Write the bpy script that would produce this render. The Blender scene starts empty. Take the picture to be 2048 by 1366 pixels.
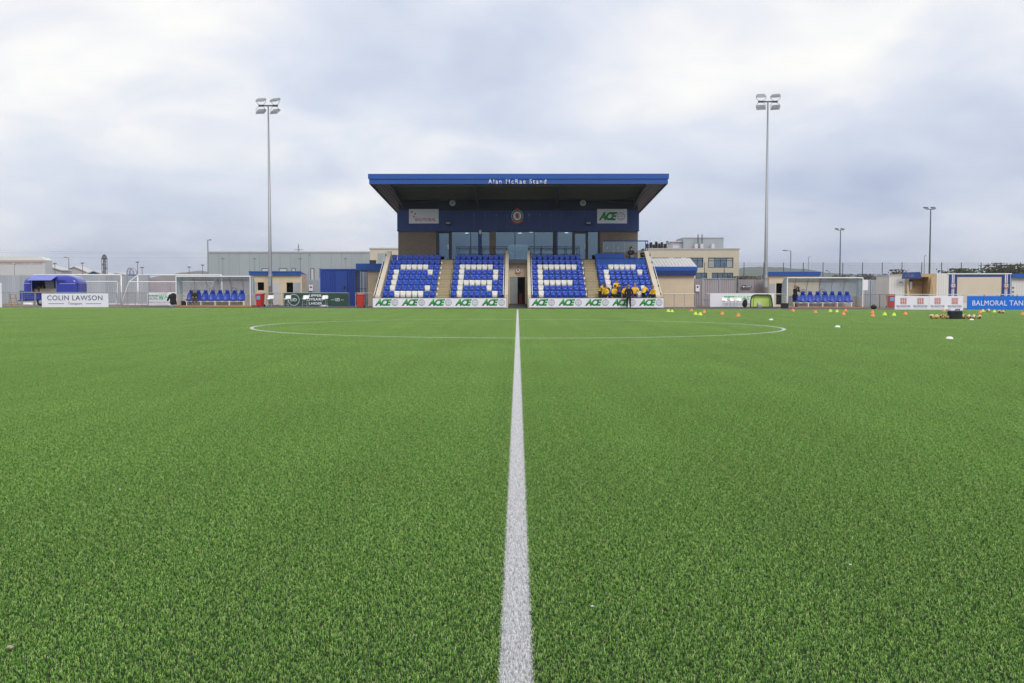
import bpy, bmesh, math, random
from mathutils import Vector, Matrix
R = math.radians
rnd = random.Random(7)
SC = bpy.context.scene
C = SC.collection

# ------------------------------------------------------------------ camera
F, HC = 1991.0, 1.204                      # focal length in photo pixels (35 mm), eye height
PITCH, YAW = math.atan(98.0 / F), R(0.325)
cam_d = bpy.data.cameras.new('camera'); cam_d.sensor_width = 36.0; cam_d.lens = 35.0
cam_d.clip_start = 0.05; cam_d.clip_end = 20000
cam = bpy.data.objects.new('camera', cam_d); C.objects.link(cam)
cam.location = (0.005, 0, HC); cam.rotation_euler = (math.pi/2 - PITCH, 0, YAW)
SC.camera = cam

# ------------------------------------------------------------------ light
SUN_EL, SUN_AZ = R(42), R(158)             # azimuth measured clockwise from +Y: behind the camera, to its right
wd = bpy.data.worlds.new('World'); SC.world = wd; wd.use_nodes = True
OFF1, OFF3 = (0.12, 1.95, 0), (2.52, 8.25, 0)            # where the cloud pattern sits
def build_world():
    nt = wd.node_tree; N = nt.nodes; L = nt.links; N.clear()
    out = N.new('ShaderNodeOutputWorld')
    sky = N.new('ShaderNodeTexSky'); sky.sky_type = 'NISHITA'; sky.sun_disc = False
    sky.sun_elevation = SUN_EL; sky.sun_rotation = SUN_AZ
    b1 = N.new('ShaderNodeBackground'); b1.inputs[1].default_value = 0.10
    L.new(sky.outputs[0], b1.inputs[0])
    tc = N.new('ShaderNodeTexCoord'); sep = N.new('ShaderNodeSeparateXYZ'); L.new(tc.outputs['Generated'], sep.inputs[0])
    def M(op, a, b=None, c=None, clamp=False):
        n = N.new('ShaderNodeMath'); n.operation = op; n.use_clamp = clamp
        for i, v in enumerate((a, b, c)):
            if v is None: continue
            if isinstance(v, (int, float)): n.inputs[i].default_value = v
            else: L.new(v, n.inputs[i])
        return n.outputs[0]
    z = M('MAXIMUM', sep.outputs[2], 0.0); zz = M('ADD', z, 0.30)
    cx = M('DIVIDE', sep.outputs[0], zz); cy = M('DIVIDE', sep.outputs[1], zz)
    def cloud(scale, detail, dist, off, rough=0.5):
        cb = N.new('ShaderNodeCombineXYZ'); L.new(cx, cb.inputs[0]); L.new(cy, cb.inputs[1])
        mp = N.new('ShaderNodeMapping'); mp.inputs['Location'].default_value = off; mp.inputs['Scale'].default_value = (1.0, 1.0, 1.0)
        L.new(cb.outputs[0], mp.inputs[0])
        n = N.new('ShaderNodeTexNoise'); n.inputs['Scale'].default_value = scale; n.inputs['Detail'].default_value = detail
        n.inputs['Distortion'].default_value = dist; n.inputs['Roughness'].default_value = rough
        L.new(mp.outputs[0], n.inputs['Vector']); return n.outputs['Fac']
    n1 = cloud(1.5, 3, 0.3, OFF1, 0.45)
    n2 = cloud(4.0, 7, 0.5, (7.1, 3.2, 0), 0.56)
    n3 = cloud(0.55, 2, 0.0, OFF3)        # a slow wash of thicker cloud over the whole sky
    s = M('ADD', M('MULTIPLY', n1, 0.76), M('MULTIPLY', n2, 0.32))
    s = M('ADD', s, M('MULTIPLY', n3, 0.42))
    s = M('ADD', M('SUBTRACT', s, 0.125), M('MULTIPLY', M('MINIMUM', z, 0.35), 0.60))         # cloud base thins overhead
    rp = N.new('ShaderNodeValToRGB'); L.new(s, rp.inputs[0]); rp.color_ramp.interpolation = 'B_SPLINE'
    e = rp.color_ramp.elements
    e[0].position = 0.38; e[0].color = (0.34, 0.41, 0.60, 1)
    e[1].position = 0.92; e[1].color = (0.97, 0.95, 0.91, 1)
    for p, c in ((0.50, (0.45, 0.51, 0.67, 1)), (0.62, (0.58, 0.63, 0.75, 1)), (0.73, (0.68, 0.72, 0.82, 1)), (0.83, (0.85, 0.85, 0.855, 1))):
        q = rp.color_ramp.elements.new(p); q.color = c
    b2 = N.new('ShaderNodeBackground'); b2.inputs[1].default_value = 1.0
    L.new(rp.outputs[0], b2.inputs[0])
    mx = N.new('ShaderNodeMixShader'); mx.inputs[0].default_value = 0.93
    L.new(b1.outputs[0], mx.inputs[1]); L.new(b2.outputs[0], mx.inputs[2]); L.new(mx.outputs[0], out.inputs[0])
build_world()
sd = bpy.data.lights.new('sun', 'SUN'); sd.energy = 1.5; sd.angle = R(25); sd.color = (1.0, 0.96, 0.90)
sun = bpy.data.objects.new('sun', sd); C.objects.link(sun)
sdir = Vector((math.sin(SUN_AZ)*math.cos(SUN_EL), math.cos(SUN_AZ)*math.cos(SUN_EL), math.sin(SUN_EL)))
sun.rotation_euler = (-sdir).to_track_quat('-Z', 'Y').to_euler()
SC.view_settings.view_transform = 'Standard'; SC.view_settings.look = 'None'
SC.view_settings.gamma = 1.0; SC.view_settings.use_curve_mapping = False
SC.view_settings.exposure = 0.22
SC.render.engine = 'CYCLES'; SC.cycles.max_bounces = 5; SC.cycles.diffuse_bounces = 3; SC.cycles.glossy_bounces = 3; SC.cycles.transparent_max_bounces = 24

# ------------------------------------------------------------------ measuring: photo pixel -> point on the plane Y = const
_rot = Matrix.Rotation(YAW, 3, 'Z') @ Matrix.Rotation(math.pi/2 - PITCH, 3, 'X')
def ray(px, py): return _rot @ Vector(((px - 1024) / F, (683 - py) / F, -1.0))
def at(px, py, Y):
    d = ray(px, py); t = Y / d.y
    return Vector((0.005 + d.x*t, Y, HC + d.z*t))
def XA(px, Y, py=585): return at(px, py, Y).x
def ZA(py, Y, px=1035): return at(px, py, Y).z
SL = -0.0023                                # the ground falls a little to the right
def gz(x): return SL * x
def GP(px, py):
    d = ray(px, py); t = (SL*0.005 - HC) / (d.z - SL*d.x)
    return Vector((0.005 + d.x*t, d.y*t, HC + d.z*t))

# ------------------------------------------------------------------ materials
MATS = {}
def mat(name, col, rough=0.6, metal=0.0, var=0.08, vscale=6.0, bump=0.0, bscale=40.0, spec=0.5, coat=0.0, emit=None, streak=False):
    if name in MATS: return MATS[name]
    m = bpy.data.materials.new(name); m.use_nodes = True; MATS[name] = m
    nt = m.node_tree; N = nt.nodes; L = nt.links; p = N['Principled BSDF']
    p.inputs['Roughness'].default_value = rough; p.inputs['Metallic'].default_value = metal
    p.inputs['Specular IOR Level'].default_value = spec; p.inputs['Coat Weight'].default_value = coat
    tc = N.new('ShaderNodeTexCoord'); mp = N.new('ShaderNodeMapping')
    L.new(tc.outputs['Object'], mp.inputs[0])
    if streak: mp.inputs['Scale'].default_value = (1, 1, 0.12)
    n = N.new('ShaderNodeTexNoise'); n.inputs['Scale'].default_value = vscale; n.inputs['Detail'].default_value = 5
    L.new(mp.outputs[0], n.inputs['Vector'])
    oi = N.new('ShaderNodeObjectInfo')
    ad = N.new('ShaderNodeMath'); ad.operation = 'MULTIPLY_ADD'; L.new(oi.outputs['Random'], ad.inputs[0]); ad.inputs[1].default_value = 0.35; L.new(n.outputs['Fac'], ad.inputs[2])
    mr = N.new('ShaderNodeMapRange'); L.new(ad.outputs[0], mr.inputs[0])
    mr.inputs[1].default_value = 0.3; mr.inputs[2].default_value = 1.05
    mr.inputs[3].default_value = 1 - var*1.6; mr.inputs[4].default_value = 1 + var
    mx = N.new('ShaderNodeVectorMath'); mx.operation = 'SCALE'
    mx.inputs[0].default_value = col; L.new(mr.outputs[0], mx.inputs['Scale'])
    L.new(mx.outputs[0], p.inputs['Base Color'])
    rr = N.new('ShaderNodeMapRange'); L.new(n.outputs['Fac'], rr.inputs[0]); rr.inputs[3].default_value = max(0.02, rough-0.1); rr.inputs[4].default_value = min(1, rough+0.1)
    L.new(rr.outputs[0], p.inputs['Roughness'])
    if bump > 0:
        n2 = N.new('ShaderNodeTexNoise'); n2.inputs['Scale'].default_value = bscale; n2.inputs['Detail'].default_value = 4; L.new(tc.outputs['Object'], n2.inputs['Vector'])
        b = N.new('ShaderNodeBump'); b.inputs['Strength'].default_value = bump; b.inputs['Distance'].default_value = 0.02
        L.new(n2.outputs['Fac'], b.inputs['Height']); L.new(b.outputs[0], p.inputs['Normal'])
    if emit:
        p.inputs['Emission Color'].default_value = (*emit[0], 1); p.inputs['Emission Strength'].default_value = emit[1]
    return m
mat('fascia_blue', (0.010, 0.085, 0.38), 0.45, var=0.06, streak=True)
mat('clad_blue', (0.014, 0.045, 0.205), 0.5, var=0.08, streak=True)
mat('seat_blue', (0.006, 0.058, 0.45), 0.32, var=0.10, vscale=3)
mat('seat_blue2', (0.006, 0.048, 0.38), 0.38, var=0.10, vscale=3)
mat('clad_roof_shade', (0.010, 0.020, 0.055), 0.55)  # cladding blue darkened to carry the shade under the roof
mat('seat_white', (0.74, 0.73, 0.69), 0.38, var=0.08, vscale=3)
mat('desk_blue', (0.008, 0.09, 0.42), 0.5)
mat('cont_blue', (0.016, 0.060, 0.34), 0.5, var=0.1, streak=True)
mat('cream', (0.66, 0.55, 0.40), 0.85, bump=0.2, bscale=60, var=0.07, vscale=1.5)
mat('cream_pale', (0.62, 0.55, 0.44), 0.85, bump=0.15, var=0.06, vscale=1.0)
mat('office', (0.56, 0.50, 0.40), 0.85, var=0.05, vscale=0.6)
mat('white_paint', (0.80, 0.80, 0.80), 0.45, var=0.05)
mat('board_white', (0.80, 0.80, 0.86), 0.4, var=0.04, vscale=1.2)
mat('galv', (0.42, 0.44, 0.46), 0.45, 0.6, var=0.12)
mat('pole_grey', (0.33, 0.35, 0.37), 0.5, 0.5, var=0.1, vscale=1.5)
mat('sheet_grey', (0.38, 0.42, 0.47), 0.5, 0.15, var=0.12, vscale=1.2, streak=True)
mat('sheet_mauve', (0.36, 0.33, 0.36), 0.5, 0.15, var=0.12, vscale=1.2, streak=True)
mat('warehouse', (0.33, 0.37, 0.40), 0.6, var=0.05, vscale=0.3, streak=True)
mat('warehouse_pale', (0.52, 0.52, 0.54), 0.6, var=0.05, vscale=0.3)
mat('shed_far', (0.42, 0.41, 0.42), 0.7, var=0.05, vscale=0.3)
mat('dark_frame', (0.025, 0.030, 0.040), 0.45, 0.2)
mat('rail_dark', (0.012, 0.022, 0.050), 0.4, 0.2)
mat('steel_dark', (0.07, 0.075, 0.085), 0.55, 0.2)
mat('purlin', (0.21, 0.20, 0.21), 0.6)
mat('soffit', (0.145, 0.145, 0.185), 0.5, 0.2, var=0.06)
mat('concrete', (0.34, 0.33, 0.31), 0.9, bump=0.2, var=0.12, vscale=2)
mat('step_tan', (0.36, 0.30, 0.215), 0.8, var=0.14, bump=0.2)
mat('nosing', (0.50, 0.40, 0.16), 0.7)
mat('black', (0.012, 0.012, 0.014), 0.6)
mat('black_cloth', (0.014, 0.014, 0.017), 0.9, bump=0.3, bscale=25)
mat('room_dark', (0.035, 0.045, 0.055), 0.8)
mat('room_pale', (0.06, 0.075, 0.09), 0.8)
mat('ace_green', (0.03, 0.30, 0.075), 0.5)
mat('ace_globe', (0.22, 0.24, 0.34), 0.5)
mat('waste_green', (0.05, 0.48, 0.13), 0.5)
mat('navy_ink', (0.03, 0.05, 0.16), 0.5)
mat('grey_ink', (0.12, 0.12, 0.16), 0.5)
mat('red_ink', (0.50, 0.07, 0.05), 0.5)
mat('orange_ink', (0.75, 0.22, 0.12), 0.5)
mat('deep_green', (0.018, 0.065, 0.045), 0.5)
mat('sky_board', (0.0, 0.155, 0.68), 0.4, var=0.03)
mat('bin_red', (0.50, 0.035, 0.02), 0.4, var=0.1)
mat('sticker_blue', (0.10, 0.42, 0.70), 0.4)
mat('timber_ochre', (0.42, 0.23, 0.07), 0.8, var=0.15)
mat('ply', (0.50, 0.36, 0.19), 0.75, var=0.14, vscale=2)
mat('cabin_white', (0.70, 0.69, 0.66), 0.55, var=0.06, vscale=1.2, streak=True)
mat('cone_orange', (0.80, 0.25, 0.07), 0.5, var=0.08)
mat('cone_lime', (0.58, 0.76, 0.08), 0.5, var=0.08)
mat('disc_white', (0.82, 0.83, 0.80), 0.5)
mat('popgoal_lime', (0.52, 0.70, 0.16), 0.7, var=0.1)
mat('skin', (0.55, 0.30, 0.21), 0.55)
mat('hair_dark', (0.025, 0.017, 0.012), 0.8)
mat('hair_grey', (0.25, 0.23, 0.21), 0.8)
mat('hair_fair', (0.30, 0.20, 0.10), 0.8)
mat('yellow', (0.80, 0.50, 0.015), 0.75, var=0.14, vscale=9, bump=0.4, bscale=14)
mat('navy_cloth', (0.010, 0.010, 0.018), 0.9, var=0.15, bump=0.4, bscale=14)
mat('purple_cloth', (0.055, 0.040, 0.14), 0.9, var=0.15, bump=0.4, bscale=14)
mat('brown_cloth', (0.085, 0.07, 0.055), 0.9, var=0.15, bump=0.4, bscale=14)
mat('green_cloth', (0.02, 0.03, 0.022), 0.9, var=0.15, bump=0.4, bscale=14)
mat('white_cloth', (0.62, 0.60, 0.66), 0.9, var=0.1, bump=0.3, bscale=14)
mat('shoe', (0.03, 0.018, 0.012), 0.5)
mat('lamp_glow', (1, 0.96, 0.85), 0.5, emit=((1, 0.93, 0.78), 3.0))
mat('lamp_glass', (0.38, 0.37, 0.30), 0.25)
mat('trailer_blue', (0.018, 0.035, 0.36), 0.22, var=0.06, coat=0.5)
mat('trailer_awning', (0.13, 0.17, 0.55), 0.4)
mat('alu', (0.55, 0.56, 0.58), 0.35, 0.8)
mat('wood_counter', (0.36, 0.30, 0.24), 0.6)
mat('tyre', (0.015, 0.015, 0.016), 0.85)
mat('roof_sheet', (0.56, 0.57, 0.57), 0.5, 0.1, var=0.06)
mat('bark', (0.07, 0.055, 0.04), 0.9)
mat('leaf_dark', (0.085, 0.10, 0.055), 0.8, var=0.35, vscale=1.5)
mat('leaf_olive', (0.10, 0.10, 0.055), 0.8, var=0.35, vscale=1.5)
mat('leaf_brown', (0.105, 0.085, 0.065), 0.85, var=0.3, vscale=1.5)
mat('leaf_conifer', (0.075, 0.090, 0.075), 0.85, var=0.3, vscale=0.8)
mat('hill', (0.075, 0.095, 0.055), 0.95, var=0.3, vscale=0.006)
mat('hill_brown', (0.12, 0.10, 0.075), 0.95, var=0.25, vscale=0.006)
mat('paving', (0.22, 0.155, 0.125), 0.9, var=0.2, vscale=1.2, bump=0.3)
mat('tarmac', (0.075, 0.072, 0.078), 0.92, var=0.2, vscale=0.9, bump=0.5, bscale=80)
mat('land', (0.10, 0.105, 0.06), 0.95, var=0.3, vscale=0.03)
mat('kerb', (0.45, 0.43, 0.40), 0.9)

def glass_mat(name, tint, refl, clear, rough=0.02, diff=(0.5, 0.55, 0.58), dfac=0.0):
    m = bpy.data.materials.new(name); m.use_nodes = True; MATS[name] = m
    nt = m.node_tree; N = nt.nodes; L = nt.links; N.clear()
    o = N.new('ShaderNodeOutputMaterial'); t = N.new('ShaderNodeBsdfTransparent'); t.inputs[0].default_value = (*[c*clear for c in tint], 1)
    g = N.new('ShaderNodeBsdfGlossy'); g.inputs[0].default_value = (0.62, 0.83, 1.0, 1); g.inputs['Roughness'].default_value = rough
    lw = N.new('ShaderNodeLayerWeight'); lw.inputs[0].default_value = 0.35
    mr = N.new('ShaderNodeMapRange'); L.new(lw.outputs['Fresnel'], mr.inputs[0]); mr.inputs[3].default_value = refl*0.8; mr.inputs[4].default_value = min(1, refl + 0.6)
    tc = N.new('ShaderNodeTexCoord'); n = N.new('ShaderNodeTexNoise'); n.inputs['Scale'].default_value = 0.6; L.new(tc.outputs['Object'], n.inputs['Vector'])
    b = N.new('ShaderNodeBump'); b.inputs['Strength'].default_value = 0.015; L.new(n.outputs['Fac'], b.inputs['Height']); L.new(b.outputs[0], g.inputs['Normal'])
    mx = N.new('ShaderNodeMixShader'); L.new(mr.outputs[0], mx.inputs[0]); L.new(t.outputs[0], mx.inputs[1]); L.new(g.outputs[0], mx.inputs[2])
    if dfac > 0:
        d = N.new('ShaderNodeBsdfDiffuse'); d.inputs[0].default_value = (*diff, 1)
        m2 = N.new('ShaderNodeMixShader'); m2.inputs[0].default_value = dfac
        L.new(mx.outputs[0], m2.inputs[1]); L.new(d.outputs[0], m2.inputs[2]); L.new(m2.outputs[0], o.inputs[0])
    else: L.new(mx.outputs[0], o.inputs[0])
    return m
glass_mat('glass_facade', (0.65, 0.8, 0.88), 0.15, 0.75)
glass_mat('glass_clear', (0.95, 1, 1), 0.06, 0.92)
glass_mat('polycarb', (0.94, 0.98, 0.97), 0.10, 0.95, 0.12, (0.78, 0.84, 0.84), 0.34)
glass_mat('window_far', (0.4, 0.45, 0.5), 0.30, 0.35)

def brick_mat():
    m = bpy.data.materials.new('brick'); m.use_nodes = True; MATS['brick'] = m
    nt = m.node_tree; N = nt.nodes; L = nt.links; p = N['Principled BSDF']; p.inputs['Roughness'].default_value = 0.9
    tc = N.new('ShaderNodeTexCoord'); mp = N.new('ShaderNodeMapping'); mp.inputs['Rotation'].default_value = (R(-90), 0, 0); L.new(tc.outputs['Object'], mp.inputs[0])
    b = N.new('ShaderNodeTexBrick'); b.inputs['Scale'].default_value = 1.0; b.inputs['Brick Width'].default_value = 0.225; b.inputs['Row Height'].default_value = 0.075
    b.inputs['Mortar Size'].default_value = 0.008; b.inputs['Color1'].default_value = (0.17, 0.125, 0.09, 1); b.inputs['Color2'].default_value = (0.235, 0.17, 0.125, 1); b.inputs['Mortar'].default_value = (0.24, 0.22, 0.19, 1)
    L.new(mp.outputs[0], b.inputs['Vector']); L.new(b.outputs['Color'], p.inputs['Base Color'])
    bp = N.new('ShaderNodeBump'); bp.inputs['Strength'].default_value = 0.4; bp.inputs['Distance'].default_value = 0.01; bp.invert = True
    L.new(b.outputs['Fac'], bp.inputs['Height']); L.new(bp.outputs[0], p.inputs['Normal'])
brick_mat()

def ball_mat():
    m = bpy.data.materials.new('ball_panels'); m.use_nodes = True; MATS['ball_panels'] = m
    nt = m.node_tree; N = nt.nodes; L = nt.links; p = N['Principled BSDF']; p.inputs['Roughness'].default_value = 0.35
    tc = N.new('ShaderNodeTexCoord'); v = N.new('ShaderNodeTexVoronoi'); v.inputs['Scale'].default_value = 9.5; L.new(tc.outputs['Object'], v.inputs['Vector'])
    rp = N.new('ShaderNodeValToRGB'); rp.color_ramp.interpolation = 'CONSTANT'; L.new(v.outputs['Color'], rp.inputs[0])
    e = rp.color_ramp.elements; e[0].color = (0.62, 0.40, 0.12, 1); e[1].position = 0.55; e[1].color = (0.10, 0.035, 0.03, 1)
    q = rp.color_ramp.elements.new(0.75); q.color = (0.75, 0.68, 0.58, 1)
    q = rp.color_ramp.elements.new(0.86); q.color = (0.60, 0.36, 0.10, 1)
    L.new(rp.outputs[0], p.inputs['Base Color'])
ball_mat()

# ------------------------------------------------------------------ mesh helpers
class MB:
    def __init__(s): s.v = []; s.f = []; s.m = []; s.sm = False
    def add(s, vs, fs, mi=0):
        o = len(s.v); s.v += [tuple(v) for v in vs]; s.f += [tuple(i + o for i in f) for f in fs]; s.m += [mi]*len(fs); return s
    def box(s, x0, x1, y0, y1, z0, z1, mi=0):
        return s.add([(x0,y0,z0),(x1,y0,z0),(x1,y1,z0),(x0,y1,z0),(x0,y0,z1),(x1,y0,z1),(x1,y1,z1),(x0,y1,z1)],
                     [(0,3,2,1),(4,5,6,7),(0,1,5,4),(1,2,6,5),(2,3,7,6),(3,0,4,7)], mi)
    def hexa(s, p, mi=0):      # 8 points: bottom ring, top ring
        return s.add(p, [(0,3,2,1),(4,5,6,7),(0,1,5,4),(1,2,6,5),(2,3,7,6),(3,0,4,7)], mi)
    def prism(s, poly, a, b, axis='y', mi=0):   # polygon in the other two axes, extruded from a to b
        n = len(poly)
        def P(u, w, t):
            return (u, t, w) if axis == 'y' else ((t, u, w) if axis == 'x' else (u, w, t))
        vs = [P(u, w, a) for u, w in poly] + [P(u, w, b) for u, w in poly]
        fs = [tuple(range(n)), tuple(range(2*n-1, n-1, -1))] + [(i, i+n, (i+1) % n + n, (i+1) % n) for i in range(n)]
        return s.add(vs, fs, mi)
    def tube(s, pts, r, n=6, mi=0, cap=True):
        pts = [Vector(p) for p in pts]; rs = r if isinstance(r, (list, tuple)) else [r]*len(pts)
        vs = []; fs = []
        for i, p in enumerate(pts):
            t = (pts[min(i+1, len(pts)-1)] - pts[max(i-1, 0)]).normalized()
            a = t.cross(Vector((0, 0, 1)))
            if a.length < 1e-3: a = t.cross(Vector((0, 1, 0)))
            a.normalize(); b = t.cross(a)
            for k in range(n):
                w = 2*math.pi*k/n; vs.append(p + (a*math.cos(w) + b*math.sin(w))*rs[i])
        for i in range(len(pts)-1):
            for k in range(n):
                fs.append((i*n+k, i*n+(k+1) % n, (i+1)*n+(k+1) % n, (i+1)*n+k))
        if cap: fs += [tuple(range(n-1, -1, -1)), tuple(range((len(pts)-1)*n, len(pts)*n))]
        return s.add(vs, fs, mi)
    def lathe(s, prof, c=(0, 0, 0), n=16, mi=0):
        vs = []; fs = []
        for r, z in prof:
            for k in range(n):
                a = 2*math.pi*k/n; vs.append((c[0]+r*math.cos(a), c[1]+r*math.sin(a), c[2]+z))
        for i in range(len(prof)-1):
            for k in range(n): fs.append((i*n+k, i*n+(k+1) % n, (i+1)*n+(k+1) % n, (i+1)*n+k))
        fs += [tuple(range(n-1, -1, -1)), tuple(range((len(prof)-1)*n, len(prof)*n))]
        return s.add(vs, fs, mi)
    def disc(s, cx, cz, r, y, d=0.01, n=24, sz=1.0, mi=0):
        return s.prism([(cx + r*math.cos(2*math.pi*k/n), cz + r*sz*math.sin(2*math.pi*k/n)) for k in range(n)], y, y + d, 'y', mi)
    def ring(s, cx, cz, r0, r1, y, d=0.01, n=28, sz=1.0, mi=0):
        vs = []; fs = []
        for k in range(n):
            a = 2*math.pi*k/n
            for rr, yy in ((r0, y), (r1, y), (r1, y+d), (r0, y+d)): vs.append((cx + rr*math.cos(a), yy, cz + rr*sz*math.sin(a)))
        for k in range(n):
            j = (k+1) % n
            for q in range(4): fs.append((k*4+q, j*4+q, j*4+(q+1) % 4, k*4+(q+1) % 4))
        return s.add(vs, fs, mi)
    def loft(s, secs, mi=0):
        n = len(secs[0]); vs = [p for q in secs for p in q]; fs = []
        for i in range(len(secs)-1):
            for k in range(n): fs.append((i*n+k, i*n+(k+1) % n, (i+1)*n+(k+1) % n, (i+1)*n+k))
        fs += [tuple(range(n-1, -1, -1)), tuple(range((len(secs)-1)*n, len(secs)*n))]
        return s.add(vs, fs, mi)
    def mesh(s, name, mats, off=(0, 0, 0), smooth=False):
        me = bpy.data.meshes.new(name)
        me.from_pydata([(v[0]-off[0], v[1]-off[1], v[2]-off[2]) for v in s.v], [], s.f)
        for m in (mats if isinstance(mats, (list, tuple)) else [mats]): me.materials.append(MATS[m])
        me.polygons.foreach_set('material_index', s.m)
        bm = bmesh.new(); bm.from_mesh(me); bmesh.ops.recalc_face_normals(bm, faces=bm.faces); bm.to_mesh(me); bm.free()
        if smooth: me.polygons.foreach_set('use_smooth', [True]*len(me.polygons))
        return me
    def build(s, name, mats, parent=None, smooth=False, off=None):
        o_ = off if off is not None else (wloc(parent) if parent else (0, 0, 0))
        return obj(name, s.mesh(name, mats, o_, smooth), parent)
def wloc(o):
    v = Vector((0, 0, 0))
    while o is not None: v += o.location; o = o.parent
    return v
def obj(name, me, parent=None, loc=None, rz=None):
    o = bpy.data.objects.new(name, me); C.objects.link(o)
    if parent: o.parent = parent
    if loc is not None: o.location = loc
    if rz is not None: o.rotation_euler = (0, 0, rz)
    return o
def thing(name, label, cat, loc=(0, 0, 0), rz=0.0, group=None):
    o = bpy.data.objects.new(name, None); C.objects.link(o); o.empty_display_size = 0.1
    o.location = loc; o.rotation_euler = (0, 0, rz); return tag(o, label, cat, group)
def tag(o, label, cat, group=None):
    o['label'] = label; o['category'] = cat
    if group: o['group'] = group
    return o
def struct(o, kind='structure'): o['kind'] = kind; return o
def bevel(me, w=0.01, seg=1):
    bm = bmesh.new(); bm.from_mesh(me)
    es = [e for e in bm.edges if len(e.link_faces) == 2 and e.calc_face_angle(0) > 0.5]
    bmesh.ops.bevel(bm, geom=es, offset=w, segments=seg, affect='EDGES', clamp_overlap=True); bm.to_mesh(me); bm.free(); return me
def evaluated(o):
    dg = bpy.context.evaluated_depsgraph_get(); dg.update()
    return bpy.data.meshes.new_from_object(o.evaluated_get(dg))
def cut(me, boxes, off=(0, 0, 0)):
    """Open real holes in a mesh."""
    a = bpy.data.objects.new('tmp', me); C.objects.link(a)
    mb = MB()
    for b in boxes: mb.box(*b)
    c = bpy.data.objects.new('tmp_cut', mb.mesh('tmp', [me.materials[0].name], off)); C.objects.link(c)
    md = a.modifiers.new('b', 'BOOLEAN'); md.object = c; md.operation = 'DIFFERENCE'; md.solver = 'EXACT'
    r = evaluated(a)
    bpy.data.objects.remove(a); bpy.data.objects.remove(c); return r
def text_mesh(body, mt, x0, x1, z0, z1, y, depth=0.012, bold=0.0, shear=0.0, spacing=1.0, off=(0, 0, 0), keep=False):
    cu = bpy.data.curves.new('t', 'FONT'); cu.body = body; cu.size = 1.0; cu.offset = bold; cu.shear = shear
    cu.space_character = spacing; cu.resolution_u = 3; cu.extrude = 0.0
    o = bpy.data.objects.new('t', cu); C.objects.link(o); me = evaluated(o); bpy.data.objects.remove(o)
    xs = [v.co.x for v in me.vertices]; ys = [v.co.y for v in me.vertices]
    ax, bx, ay, by = min(xs), max(xs), min(ys), max(ys)
    sx = (x1-x0)/(bx-ax); sz = (z1-z0)/(by-ay)
    for v in me.vertices:
        v.co = (x0 + (v.co.x-ax)*sx - off[0], y - off[1], z0 + (v.co.y-ay)*sz - off[2])
    bm = bmesh.new(); bm.from_mesh(me)
    r = bmesh.ops.extrude_face_region(bm, geom=bm.faces[:])
    bmesh.ops.translate(bm, vec=(0, depth, 0), verts=[g for g in r['geom'] if isinstance(g, bmesh.types.BMVert)])
    bmesh.ops.recalc_face_normals(bm, faces=bm.faces); bm.to_mesh(me); bm.free()
    me.materials.clear(); me.materials.append(MATS[mt]); return me
def text(parent, body, mt, x0, x1, z0, z1, y, **k):
    return struct(obj('lettering', text_mesh(body, mt, x0, x1, z0, z1, y, off=wloc(parent), **k), parent), 'stuff')
def ORD(i):
    w = ['first', 'second', 'third', 'fourth', 'fifth', 'sixth', 'seventh', 'eighth', 'ninth', 'tenth', 'eleventh', 'twelfth', 'thirteenth', 'fourteenth', 'fifteenth', 'sixteenth']
    return w[i-1]
def rrect(x0, x1, z0, z1, r, n=4):
    pts = []
    for cx, cz, a0 in ((x1-r, z1-r, 0), (x0+r, z1-r, 90), (x0+r, z0+r, 180), (x1-r, z0+r, 270)):
        for k in range(n+1):
            a = R(a0 + 90*k/n); pts.append((cx + r*math.cos(a), cz + r*math.sin(a)))
    return pts

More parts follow.
